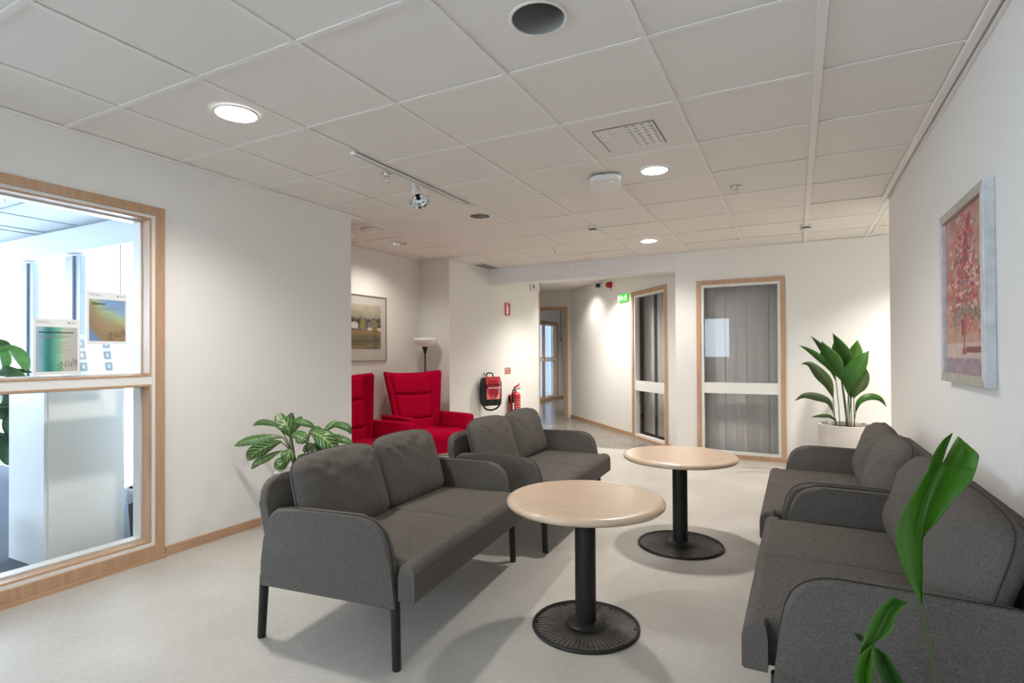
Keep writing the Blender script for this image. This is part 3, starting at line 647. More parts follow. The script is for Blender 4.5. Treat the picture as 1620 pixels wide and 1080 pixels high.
for s in (-1, 1): fin('shoulder_strap', tube(bmesh.new(), smoothpath([(.10, .12*s, .10), (.10, .125*s, .02), (.085, .08*s, -.035), (.08, .0, -.055)], 5), .013, 8), m_nylon, t, smooth=True)
for q in (-.07, .045): fin('buckle_strap', B(.135, .15, q, q+.025, .02, .12, .003), m_nylon, t)

# ---------------------------------------------------------------- fire extinguisher
t = empty('fire_extinguisher', (-3.77, 7.42, .175), 0, 'red fire extinguisher hanging on the wall behind the sofa', 'fire extinguisher')
m_extred = M_('extinguisher_red', (.48, .008, .015), .22, coat=.5)
fin('cylinder', lathe(bmesh.new(), [(0, 0), (.065, 0), (.076, .008), (.077, .02), (.077, .40), (.072, .43), (.055, .455), (.03, .468), (.02, .475), (.018, .49), (0, .49)], 40), m_extred, t, smooth=True)
b = bmesh.new(); a0, a1 = math.radians(-80), math.radians(25); n = 14
def arcpatch(b, r, z0, z1, a0, a1, n=14):
    A = [b.verts.new((r*math.cos(a0+(a1-a0)*k/n), r*math.sin(a0+(a1-a0)*k/n), z0)) for k in range(n+1)]; Z = [b.verts.new((r*math.cos(a0+(a1-a0)*k/n), r*math.sin(a0+(a1-a0)*k/n), z1)) for k in range(n+1)]
    for k in range(n): b.faces.new((A[k], A[k+1], Z[k+1], Z[k]))
    return b
random.seed(3); b = bmesh.new()
arcpatch(b, .0782, .352, .357, math.radians(-75), math.radians(30))
for row in range(11):
    z = .07+row*.025; a = -75
    while a < 25:
        wd = random.choice((4, 7, 10, 13)); arcpatch(b, .0782, z, z+random.choice((.006, .009, .012)), math.radians(a), math.radians(min(a+wd, 28)), 3); a += wd+random.choice((3, 5, 9))
fin('printed_label', b, M_('label_print', (.75, .5, .5), .5), t)
fin('valve_head', lathe(bmesh.new(), [(.018, .485), (.024, .49), (.024, .52), (.014, .53), (0, .53)], 20), m_brush, t, smooth=True)
b = prism(bmesh.new(), [(-.03, .525), (.02, .53), (.085, .585), (.09, .595), (.02, .562), (-.03, .545)], -.010, .010, 'x', .002); b.transform(Matrix.Rotation(-.5, 4, 'Z')); fin('squeeze_handle', b, m_extred, t)
b = prism(bmesh.new(), [(-.01, .51), (.05, .508), (.09, .515), (.09, .523), (.04, .52), (-.01, .525)], -.010, .010, 'x', .002); b.transform(Matrix.Rotation(-.5, 4, 'Z')); fin('lower_handle', b, m_black, t)
fin('safety_pin', tube(bmesh.new(), [(.04+.01*math.cos(k*PI/5), .05, .545+.012*math.sin(k*PI/5)) for k in range(10)], .003, 6, True), M_('pin_green', (.35, .6, .05), .4), t, smooth=True)
fin('hose', tube(bmesh.new(), smoothpath([(.0, -.015, .512), (.0, -.05, .515), (.0, -.085, .47), (.0, -.098, .38), (.0, -.10, .2), (.0, -.098, .02)], 5), .0115, 10), m_black, t, smooth=True)
fin('hose_tag', B(.01, .014, -.112, -.062, .21, .31, .001), m_signwhite, t); fin('tag_seal', lathe(bmesh.new(), [(0, 0), (.010, 0), (.010, .001), (0, .001)], 12), M_('seal_green', (.02, .2, .08), .5), t, loc=(.0145, -.087, .27), rot=(0, PI/2, 0))
fin('wall_bracket', B(-.098, -.075, -.03, .03, .30, .42, .003), m_black, t)

# ---------------------------------------------------------------- paintings
def paint_grid(name, W, Hh, nx, ny, fn, mat, parent, mw_):
    bm = bmesh.new(); cl = bm.loops.layers.color.new('paint')
    V = [[bm.verts.new((W*i/nx, Hh*j/ny, 0)) for i in range(nx+1)] for j in range(ny+1)]
    col = [[fn(i/nx, j/ny) for i in range(nx+1)] for j in range(ny+1)]
    lin = lambda c: max(0., c)**(1/2.2)
    for j in range(ny):
        for i in range(nx):
            f = bm.faces.new((V[j][i], V[j][i+1], V[j+1][i+1], V[j+1][i])); ids = ((j, i), (j, i+1), (j+1, i+1), (j+1, i))
            for l, (a, c) in zip(f.loops, ids): k = col[a][c]; l[cl] = (k[0], k[1], k[2], 1)
    me = bpy.data.meshes.new(name); bm.to_mesh(me); bm.free(); o = link(name, me, mat, parent); o.matrix_local = mw_; return o
def mix(a, b_, t): t = max(0, min(1, t)); return tuple(a[k]*(1-t)+b_[k]*t for k in range(3))
def nz(x, y, s, z=0): return noise.noise(Vector((x*s, y*s, z)))
m_art = vcol_mat('canvas_paint', .6, .5); m_artflat = vcol_mat('printed_art', .5, 0, .6)
random.seed(11)
strokes = []
for k in range(900):
    r = random.random(); 
    if r < .62: cx, cyy = random.gauss(.5, .17), random.gauss(.56, .13)
    elif r < .85: cx, cyy = random.gauss(.55, .10), random.gauss(.78, .10)
    else: cx, cyy = random.gauss(.5, .3), random.gauss(.42, .08)
    c = random.choice([(.66, .26, .26), (.60, .20, .22), (.74, .36, .34), (.80, .58, .54), (.86, .80, .72), (.55, .50, .42), (.42, .33, .38), (.72, .36, .46), (.80, .36, .22), (.50, .47, .52), (.60, .20, .20), (.88, .84, .78)])
    strokes.append((cx, cyy, random.uniform(.008, .026), random.uniform(.004, .010), random.uniform(-1.3, 1.3), c))
for k in range(70):                               # downward leaf strokes and tall spikes
    a = random.uniform(-1, 1); strokes.append((.5+a*.32+random.gauss(0, .04), random.gauss(.40, .03)-abs(a)*.06, .007, .022, a*.8, random.choice([(.45, .45, .38), (.55, .5, .5), (.38, .38, .42), (.66, .6, .52)])))
for k in range(90): t_ = random.random(); strokes.append((.52+t_*.10+random.gauss(0, .03), .66+t_*.29, .018, .008, random.uniform(-.5, .5), random.choice([(.70, .25, .25), (.45, .33, .38), (.76, .5, .5), (.6, .2, .25)])))
def bouquet(u, v):
    c = mix((.66, .46, .42), (.78, .60, .55), .5+.9*nz(u, v*2.2, 6)); c = mix(c, (.72, .66, .50), .6*max(0, 1-abs(v-.27)/.16)*max(0, 1-abs(u-.4)/.6))
    if v < .19: c = mix((.74, .66, .62), (.80, .72, .68), .5+nz(u, v, 20))
    if v < .10: c = mix((.54, .49, .55), (.66, .60, .62), .5+1.0*nz(u, v, 18)); 
    if v < .10 and nz(u, v, 34, 3) > .25: c = (.66, .46, .48)
    if .13 < v < .165 and u > .55: c = (.50, .30, .30)
    for (cx, cyy, rx, ry, a, cc) in strokes:
        dx, dy = u-cx, (v-cyy)
        if abs(dx) > .09 or abs(dy) > .09: continue
        x = dx*math.cos(a)+dy*2.2*math.sin(a); y = -dx*math.sin(a)+dy*2.2*math.cos(a)
        q = (x/(rx*1.5))**2+(y/(ry*3.2))**2
        if q < 1: c = mix(c, cc, .72)
    vw = .075 if v > .24 else (.022 if v > .16 else .05)
    if .10+.02 < v < .33 and abs(u-.5) < (vw if not .30 < v else .085) : c = mix((.55, .22, .26), (.74, .45, .45), (u-.45)*8)
    return c
PX = .655
t = empty('flower_painting', (PX, 2.96, 1.078), 0, 'tall framed painting of a red bouquet in a vase on the right wall', 'painting')
y0, y1, PH = -.348, .352, .778; fwid = .052
m_silver = M_('silvered_wood', (.56, .57, .58), .4, noise=(22, (.68, .69, .70), 5)); m_gold = M_('greyed_gilt', (.38, .345, .29), .4, noise=(22, (.46, .42, .36), 5))
def rail_frame(parent, y0, y1, z0, z1, wd, th, mats, pre=''):
    # mitred rails standing off the wall in -x
    for nm, (a, b2, c, d), mt in (('frame_rail', ((y0, z0), (y1, z0), (y1-wd, z0+wd), (y0+wd, z0+wd)), mats[1]), ('frame_rail', ((y0, z1), (y1, z1), (y1-wd, z1-wd), (y0+wd, z1-wd)), mats[1]),
                                  ('frame_rail', ((y0, z0), (y0, z1), (y0+wd, z1-wd), (y0+wd, z0+wd)), mats[0]), ('frame_rail', ((y1, z0), (y1, z1), (y1-wd, z1-wd), (y1-wd, z0+wd)), mats[0])):
        fin(nm, prism(bmesh.new(), [a, b2, c, d], -th, 0, 'x', .004, 2), mt, parent)
rail_frame(t, y0, y1, 0, PH, .042, .038, (m_silver, m_gold))
fin('backing', B(-.012, -.002, y0+.02, y1-.02, .02, PH-.02), m_gold, t)
paint_grid('canvas', (y1-y0)-.08, PH-.08, 90, 170, bouquet, m_art, t, frame_m((-.020, y1-.04, .04), (0, -1, 0), (0, 0, 1)))
def meadow0(u, v):
    h = .70+.05*nz(u, 0, 6)
    if v > h: return mix((.34, .32, .27), (.42, .40, .35), (v-h)*3+.3*nz(u, v, 8))
    if v > .42:
        c = mix((.13, .115, .12), (.30, .27, .26), .5+1.4*nz(u*1.2, v, 12))
        if abs(u-.42) < .07 and abs(v-.53) < .07*(1.1-abs(u-.42)*5): c = (.46, .44, .42)
        for cx in (.60, .86): 
            if (u-cx)**2/.004+(v-.54)**2/.02 < 1: c = mix((.26, .23, .13), (.34, .30, .17), .5+nz(u, v, 25))
        if (.70 < u < .80 or .92 < u) and .42 < v < .49: c = (.46, .44, .42)
        return c
    c = mix((.30, .25, .15), (.20, .19, .12), .5+1.2*nz(u*.6, v*4, 5)); c = mix(c, (.36, .26, .17), max(0, 1-abs(v-.38)/.05))
    c = mix(c, (.14, .15, .12), max(0, .9-abs(v-.16-.05*u)/.06)); 
    if abs(u-(.30+.12*(.4-v))) < .012: c = (.38, .36, .27)
    return c
def meadow(u, v):
    return tuple(min(1, q*1.8) for q in meadow0(u, v))
t = empty('landscape_print', (-4.33, 4.70, 1.14), 0, 'framed landscape print with pale mount behind the red armchairs', 'picture')
y0, y1, PH = -.43, .432, .745
m_thin = M_('champagne_frame', (.36, .28, .19), .35, .4)
for nm, (ya, yb, za, zb) in (('a', (y0, y1, 0, .012)), ('b', (y0, y1, PH-.012, PH)), ('c', (y0, y0+.012, .012, PH-.012)), ('d', (y1-.012, y1, .012, PH-.012))): fin('frame_rail', B(0, .022, ya, yb, za, zb, .002), m_thin, t)
fin('mount', B(.0, .012, y0+.01, y1-.01, .01, PH-.01), M_('mount_board', (.55, .52, .46), .8), t)
paint_grid('print', .75, .50, 90, 60, meadow, m_artflat, t, frame_m((.0125, -.43+.0, .135), (0, 1, 0), (0, 0, 1))).location = (.0125, -.415, .135)
fin('glazing', B(.016, .018, y0+.012, y1-.012, .012, PH-.012), m_glass, t)
# ================================================================ FURNITURE
def heightpad(inside_pts, xs, ys, zb, zt, r, fn=None, inside=None):
    """upholstered pad: heightfield top with rounded border, straight sides, flat bottom; inside(x,y)->distance to border"""
    bm = bmesh.new(); T = {}; Bo = {}
    def z(x, y):
        d = inside(x, y); q = max(0, min(d, r)); h = zt-r+math.sqrt(max(0, r*r-(r-q)**2))
        return h+(fn(x, y) if fn else 0)*min(1, d/.03)
    ok = lambda i, j: inside((xs[i]+xs[i+1])/2, (ys[j]+ys[j+1])/2) > 0
    cells = {(i, j) for i in range(len(xs)-1) for j in range(len(ys)-1) if ok(i, j)}
    def v(d, i, j, zz):
        if (i, j) not in d: d[(i, j)] = bm.verts.new((xs[i], ys[j], zz(xs[i], ys[j])))
        return d[(i, j)]
    zbf = lambda x, y: zb+ (0 if inside(x, y) > .004 else .006)
    for (i, j) in cells:
        bm.faces.new([v(T, a, c, z) for a, c in ((i, j), (i+1, j), (i+1, j+1), (i, j+1))]); bm.faces.new([v(Bo, a, c, zbf) for a, c in ((i, j), (i, j+1), (i+1, j+1), (i+1, j))])
        for (di, dj, e0, e1) in ((0, -1, (i, j), (i+1, j)), (1, 0, (i+1, j), (i+1, j+1)), (0, 1, (i+1, j+1), (i, j+1)), (-1, 0, (i, j+1), (i, j))):
            if (i+di, j+dj) not in cells: bm.faces.new((v(T, *e0, z), v(Bo, *e0, zbf), v(Bo, *e1, zbf), v(T, *e1, z)))
    return bm
def lin(a, b_, n): return [a+(b_-a)*k/n for k in range(n+1)]
def merge(*ls):
    o = []
    for v in sorted(x for l in ls for x in l):
        if not o or v-o[-1] > .0008: o.append(v)
    return o
SW, SI, SF, SA, SB = .615, .567, -.436, -.352, .20     # half width of lip, inner half width, front, arm front, back
def seat_inside(x, y):
    d1 = min((SW-abs(x))*2.4, y-SF, (SA-.012-y)*3); d2 = min((SI-abs(x))*2, y-SF, SB-y)
    return max(d1, d2)
def seat_mesh(seed):
    rr = .040; e = [0, .002, .006, .012, .020, .030, .040]
    xs = merge(lin(-SI, SI, 44), [SW-k for k in e], [-SW+k for k in e], [SI-k for k in e], [-SI+k for k in e], [-.006, -.003, 0, .003, .006])
    ys = merge(lin(SF, SB, 26), [SF+k for k in e], [SA-.012-k for k in e], [SA-.012], [SB-k for k in e])
    def fn(x, y):
        c = .022*max(0, math.cos(x/SW*PI/2*.98))**.6*max(0, math.cos((y+.12)/.36*PI/2*.9)) if abs((y+.12)/.36) < 1.1 else 0
        c -= .009*math.exp(-(x/.006)**2)+.006*math.exp(-(x/.035)**2)
        c += .0035*noise.noise(Vector((x*6, y*14, seed)))+.002*noise.noise(Vector((x*22, y*9, seed+4)))
        return c
    return heightpad(None, xs, ys, .272, .408, rr, fn, seat_inside)
ARM = [(-.352, .235), (-.345, .30), (-.333, .40), (-.318, .48), (-.298, .525), (-.268, .553), (-.228, .570), (-.18, .576), (-.05, .575), (.10, .573), (.20, .571), (.245, .562), (.275, .54), (.295, .50), (.308, .43), (.322, .33), (.335, .228)]
def cushion_mesh(seed, plump):
    """back cushion: face plane x (width) by z (height), thickness y; wrinkled and plump"""
    w, h, th = .292, .192, .088+plump
    bm = bmesh.new(); n, m = 56, 40
    def P(i, j, side):
        u = -1+2*i/n; v = -1+2*j/m
        # rounded-square outline
        e = 7.0; k = (abs(u)**e+abs(v)**e)**(1/e); mx = max(abs(u), abs(v), 1e-6); s = mx/k if k > 0 else 1
        uu, vv = u*s, v*s
        d = 1-max(abs(u), abs(v)); prof = (1-(1-min(1, d/.85))**2.3)**.5 if d > 0 else 0
        pf = th*prof
        x = w*uu*(1-.03*vv); z = h*vv+.012*math.cos(uu*PI/2)*(1 if vv > 0 else .0)*vv
        wr = .0065*noise.noise(Vector((uu*2.2+seed, vv*1.5, seed*2+side)))+.0045*noise.noise(Vector((uu*3+vv*6+seed*3, vv*2-uu*7, side+seed)))*(.3+1.3*max(0, vv))
        # radiating folds from the upper corners
        for cx in (-1, 1):
            a = math.atan2(1-vv, (uu-cx)*-cx); rr_ = math.hypot(1-vv, uu-cx)
            wr += .007*math.sin(a*15+seed)*math.exp(-rr_*1.7)*min(1, rr_*3)
        y = (-pf-wr*min(1, d*5)*1.2) if side == 0 else pf*.75+wr*.5*min(1, d*5)
        return (x, y, z)
    A = [[None]*(m+1) for _ in range(n+1)]; Bk = [[None]*(m+1) for _ in range(n+1)]
    for i in range(n+1):
        for j in range(m+1):
            A[i][j] = bm.verts.new(P(i, j, 0)); Bk[i][j] = A[i][j] if i in (0, n) or j in (0, m) else bm.verts.new(P(i, j, 1))
    for i in range(n):
        for j in range(m):
            bm.faces.new((A[i][j], A[i+1][j], A[i+1][j+1], A[i][j+1])); bm.faces.new((Bk[i][j], Bk[i][j+1], Bk[i+1][j+1], Bk[i+1][j]))
    rim = [P(i, 0, 0) for i in range(n)]+[P(n, j, 0) for j in range(m)]+[P(i, m, 0) for i in range(n, 0, -1)]+[P(0, j, 0) for j in range(m, 0, -1)]
    return bm, rim
def sofa(seed, label, loc, rz, group, plumps=(0, 0), lean=(0, 0)):
    t = empty('sofa', loc, rz, label, 'sofa', group)
    fin('seat', seat_mesh(seed), m_fabric, t, angle=38)
    fin('seat_frame', B(-.56, .56, -.33, .25, .248, .276, .004), m_black, t)
    # piping along the front edge
    zp = .372; fin('seat_piping', tube(bmesh.new(), [(-SW+.004, SA-.02, zp+.004), (-SW+.004, SF+.012, zp+.004), (-SW+.014, SF+.003, zp+.004), (SW-.014, SF+.003, zp+.004), (SW-.004, SF+.012, zp+.004), (SW-.004, SA-.02, zp+.004)], .0022, 6), m_piping, t)
    for s in (-1, 1):
        a = s*.573; b2 = s*.622
        fin('armrest', prism(bmesh.new(), ARM, min(a, b2), max(a, b2), 'x', .018, 4), m_fabric, t, angle=50)
        fin('arm_piping', tube(bmesh.new(), [(s*.6045, y*1.0, z+.0015) for y, z in smoothpath_2(ARM[1:-1])], .002, 6), m_piping, t)
        for (y0, y1_) in ((-.338, -.345), (.325, .343)):
            fin('leg', tube(bmesh.new(), [(s*.597, y1_, .0), (s*.597, y1_, .004), (s*.597, y0, .27)], [.0165, .0175, .0195], 16), m_black, t, angle=40)
    # back panel with rounded upper corners, slightly reclined
    pts = rrect(.612, .225, .10, 6); b = prism(bmesh.new(), pts, -.022, .022, 'y', .014, 3); b.transform(Matrix.Translation((0, .292, .462)) @ Matrix.Rotation(math.radians(-13), 4, 'X'))
    fin('backrest', b, m_fabric, t, angle=50)
    for k, s in enumerate((-1, 1)):
        bm, rim = cushion_mesh(seed+k*3.7, plumps[k])
        M4 = Matrix.Translation((s*.286, .165-.0, .578)) @ Matrix.Rotation(math.radians(-17+lean[k]), 4, 'X') @ Matrix.Rotation(math.radians(1.5*math.sin(seed*5+k)), 4, 'Y')
        bm.transform(M4); o = fin('back_cushion', bm, m_fabric, t, smooth=True)
        fin('piping', tube(bmesh.new(), [M4 @ (Vector(p)*1.002) for p in rim[::2]], .0022, 5, True), m_piping, o)
    return t
def smoothpath_2(pts):
    return [(p.x, p.y) for p in smoothpath([(a, c, 0) for a, c in pts], 2)]
G = 'charcoal two-seat sofas'
sofa(1.3, 'charcoal two-seat sofa at front left, beside the striped leafy plant', (-1.777, 2.258, 0), math.radians(95.16), G)
sofa(4.1, 'charcoal two-seat sofa in the middle, in front of the red armchairs', (-1.748, 3.685, 0), math.radians(92.5), G)
sofa(7.7, 'charcoal two-seat sofa at front right, behind the large foreground leaf', (.285, 2.405, 0), math.radians(-90.3), G, (.028, .022))
sofa(9.2, 'charcoal two-seat sofa at far right, in front of the tall potted plant', (.262, 3.685, 0), math.radians(-90), G, (.02, .02))

# ---------------------------------------------------------------- round tables
m_veneer = wood_mat('beech_veneer', (.56, .40, .275), (.63, .465, .33), .30, (1, 9, 1), 3.5, .35); m_edge = wood_mat('beech_edge', (.58, .43, .30), (.66, .50, .365), .28, (3, 3, 1), 5, .35)
def table(x, y, rbase, label):
    t = empty('round_table', (x, y, 0), .3, label, 'table', 'round pedestal tables')
    fin('tabletop', lathe(bmesh.new(), [(0, .546), (.300, .546), (.300, .5745), (0, .5745)], 72), m_veneer, t, angle=40)
    fin('edge_band', lathe(bmesh.new(), [(.300, .546), (.325, .541), (.339, .543), (.348, .551), (.350, .559), (.347, .567), (.338, .5735), (.324, .5755), (.3005, .5748)], 96), m_edge, t, smooth=True)
    fin('mounting_plate', lathe(bmesh.new(), [(0, .535), (.12, .535), (.12, .546), (0, .546)], 32), m_black, t, angle=40)
    fin('column', lathe(bmesh.new(), [(.0, .02), (.046, .02), (.046, .536), (0, .536)], 40), m_black, t, angle=40)
    fin('hub', lathe(bmesh.new(), [(.0, .012), (.084, .012), (.084, .019), (.075, .026), (.055, .031), (.047, .033), (.0465, .045), (.0, .045)], 48), m_black, t, angle=50)
    fin('base_rim', lathe(bmesh.new(), [(rbase-.012, 0), (rbase-.002, 0), (rbase, .004), (rbase, .010), (rbase-.004, .014), (rbase-.010, .0145), (rbase-.012, .012), (rbase-.012, 0)], 96), m_black, t, angle=50)
    b = bmesh.new(); n = 96; NR = 14; zz = lambda r: .019-.007*(r-.084)/(rbase-.096)
    for k in range(NR):
        r = .084+(rbase-.012-.084)*(k+.5)/NR; w_ = (rbase-.096)/NR*.15
        q = [(r-w_, zz(r)-.0018), (r+w_, zz(r)-.0018), (r+w_, zz(r)), (r-w_, zz(r)), (r-w_, zz(r)-.0018)]; lathe(b, q, n)
    for k in range(60):
        a = 2*PI*k/60; m4 = Matrix.Rotation(a, 4, 'Z'); box(b, .080, rbase-.010, -.0012, .0012, .0095, .0115, mat=m4)
    o = fin('perforated_base', b, m_black, t); o['kind'] = 'stuff'
    if rbase < .26:
        for k in range(6):
            a = 2*PI*k/6; fin('glide', lathe(bmesh.new(), [(0, 0), (.008, 0), (.008, .006), (0, .006)], 10), m_black, t, loc=((rbase-.02)*math.cos(a), (rbase-.02)*math.sin(a), 0))
table(-.846, 2.345, .238, 'round beech pedestal table nearer the camera, between the front sofas')
table(-.664, 3.600, .262, 'round beech pedestal table farther back, standing alone before the back window')

# ---------------------------------------------------------------- red wing chairs
def red_chair(loc, rz, label):
    t = empty('wing_armchair', loc, rz, label, 'armchair', 'red wing armchairs')
    # swivel base
    fin('base_plate', lathe(bmesh.new(), [(0, 0), (.24, 0), (.245, .005), (.235, .011), (.05, .017), (0, .017)], 48), m_black, t, smooth=True)
    fin('column', lathe(bmesh.new(), [(0, .015), (.035, .015), (.035, .17), (0, .17)], 24), m_black, t, angle=40)
    # seat body and cushion
    b = prism(bmesh.new(), [(-.40, .155), (.22, .155), (.22, .30), (-.43, .30)], -.27, .27, 'x', .02, 3); fin('seat_base', b, m_red, t, angle=50)
    b = prism(bmesh.new(), [(-.44, .29), (.20, .285), (.22, .365), (.0, .375), (-.25, .395), (-.38, .392), (-.435, .37), (-.452, .335)], -.272, .272, 'x', .03, 4); fin('seat', b, m_red, t, angle=50)
    for s in (-1, 1):
        prf = [(-.425, .155), (.30, .155), (.34, .53), (-.20, .545), (-.335, .55), (-.375, .535)]
        b = bmesh.new(); prism(b, prf, .274, .375, 'x', .022, 4)
        for v in b.verts: v.co.x += .03*max(0, (v.co.z-.155)/.4); v.co.x *= s
        fin('armrest', b, m_red, t, angle=50)
    # shell with flared wings
    def sh(u, v, off=0):
        hw = .262+.105*max(0, v)**1.1-(.02*abs(v) if v < 0 else 0); x = hw*u
        y = .20+.19*v; wing = max(0, (abs(u)-.72)/.28)
        y -= .115*wing**1.3*(.55+.45*v); z = .28+.715*v+(.03*abs(u)**2.4)*v
        return Vector((x, y+off, z))
    def sheet(u0, u1, v0, v1, th, nu, nv, puff=0, off=0):
        bm = bmesh.new(); F = []; R_ = []
        for i in range(nu+1):
            F.append([]); R_.append([])
            for j in range(nv+1):
                a, c = i/nu, j/nv; p = sh(u0+(u1-u0)*a, v0+(v1-v0)*c)
                pu = puff*(min(1, (1-abs(2*a-1))*9)**.5)*(min(1, (1-abs(2*c-1))*6)**.5)
                F[-1].append(bm.verts.new(p+Vector((0, -off-pu, 0)))); R_[-1].append(bm.verts.new(p+Vector((0, th, 0))))
        for i in range(nu):
            for j in range(nv): bm.faces.new((F[i][j], F[i+1][j], F[i+1][j+1], F[i][j+1])); bm.faces.new((R_[i][j], R_[i][j+1], R_[i+1][j+1], R_[i+1][j]))
        for i in range(nu): bm.faces.new((F[i][0], R_[i][0], R_[i+1][0], F[i+1][0])); bm.faces.new((F[i][nv], F[i+1][nv], R_[i+1][nv], R_[i][nv]))
        for j in range(nv): bm.faces.new((F[0][j], F[0][j+1], R_[0][j+1], R_[0][j])); bm.faces.new((F[nu][j], R_[nu][j], R_[nu][j+1], F[nu][j+1]))
        return bm
    b = sheet(-1, 1, -.12, 1, .075, 40, 20); bmesh.ops.recalc_face_normals(b, faces=b.faces[:]); es = [e for e in b.edges if len(e.link_faces) == 2 and e.calc_face_angle(0) > 1.0]
    bmesh.ops.recalc_face_normals(b, faces=b.faces[:]); bmesh.ops.bevel(b, geom=es, offset=.028, segments=4, profile=.5, affect='EDGES'); fin('wing_shell', b, m_red, t, smooth=True)
    fin('headrest', sheet(-.73, .73, .665, .965, .0, 30, 14, .030, .004), m_red, t, smooth=True)
    fin('back_pad', sheet(-.73, .73, .275, .655, .0, 30, 16, .030, .004), m_red, t, smooth=True)
    fin('lumbar_pad', sheet(-.80, .80, .10, .265, .0, 30, 12, .040, .004), m_red, t, smooth=True)
    return t
red_chair((-3.72, 5.10, 0), math.radians(64), 'red wing armchair in the recess corner beside the floor lamp')
red_chair((-3.75, 4.06, 0), math.radians(75), 'red wing armchair half hidden behind the left wall corner')

# ---------------------------------------------------------------- uplighter lamp
t = empty('floor_lamp', (-4.10, 5.60, 0), 0, 'black floor uplighter with white bowl shade behind the red armchair', 'floor lamp')
fin('base', lathe(bmesh.new(), [(0, 0), (.12, 0), (.125, .008), (.115, .018), (.02, .03), (0, .03)], 40), m_black, t, smooth=True)
fin('pole', tube(bmesh.new(), [(0, 0, .025), (0, 0, 1.24)], .011, 14), m_black, t, smooth=True)
fin('cup', lathe(bmesh.new(), [(0, 1.22), (.013, 1.22), (.02, 1.26), (.038, 1.305), (.05, 1.318), (0, 1.318)], 28), m_black, t, smooth=True)
fin('bowl_shade', lathe(bmesh.new(), [(.03, 1.305), (.075, 1.318), (.115, 1.345), (.138, 1.385), (.145, 1.415), (.141, 1.415), (.132, 1.385), (.11, 1.35), (.07, 1.324), (.03, 1.311), (.0, 1.311)], 48), M_('opal_plastic', (.85, .84, .82), .35), t, smooth=True)
fin('dimmer_switch', B(-.014, .014, -.02, -.008, .93, 1.0, .003), m_black, t)
fin('power_cord', tube(bmesh.new(), smoothpath([(.1, -.02, .012), (.25, -.1, .006), (.45, .02, .006), (.62, .25, .006), (.50, .42, .006), (.28, .38, .006)], 5), .0035, 6), m_black, t, smooth=True)

# ================================================================ PLANTS
VIEW = Vector((0, 0, H))
def leaf(name, tips, width, mat, parent, toward, prof='lance', twist=0, fold=.18, n=18, m=4, wave=.0, seed=0):
    """blade along a 3D spine (tip first); toward = where the broad side mostly looks"""
    sp = smoothpath(tips, max(2, n//(len(tips)-1))); N = len(sp)-1
    Ls = [0]
    for a, c in zip(sp, sp[1:]): Ls.append(Ls[-1]+(c-a).length)
    bm = bmesh.new(); uvl = bm.loops.layers.uv.new('UVMap'); rows = []; UV = {}
    for i, p in enumerate(sp):
        t_ = Ls[i]/Ls[-1]; d = (sp[min(i+1, N)]-sp[max(i-1, 0)]).normalized()
        vw = (toward-p).normalized(); side = d.cross(vw)
        if side.length < .05: side = d.orthogonal()
        side.normalize(); side = Matrix.Rotation(twist*(1+.5*t_), 3, d) @ side; nrm = side.cross(d); nrm.normalize()
        if prof == 'lance': wd = max(0, math.sin(PI*min(1, t_**.95*.985+.004)))**1.15
        else: wd = max(0, math.sin(PI*min(1, t_**.78*.975+.006)))**.92
        r = []
        for k in range(-m, m+1):
            a = k/m; q = p+side*(a*width/2*wd)+nrm*(-fold*width*wd*abs(a)**1.5*.6+wave*math.sin(t_*17+a*2+seed)*abs(a)*width)
            v = bm.verts.new(q); r.append(v); UV[v] = (a, t_*Ls[-1]/.35)
        rows.append(r)
    for A, Z in zip(rows, rows[1:]):
        for k in range(2*m):
            f = bm.faces.new((A[k], A[k+1], Z[k+1], Z[k]))
            for l in f.loops: l[uvl].uv = UV[l.vert]
    me = bpy.data.meshes.new(name); bm.to_mesh(me); bm.free(); o = link(name, me, mat, parent, True)
    so = o.modifiers.new('thickness', 'SOLIDIFY'); so.thickness = .0012
    return o
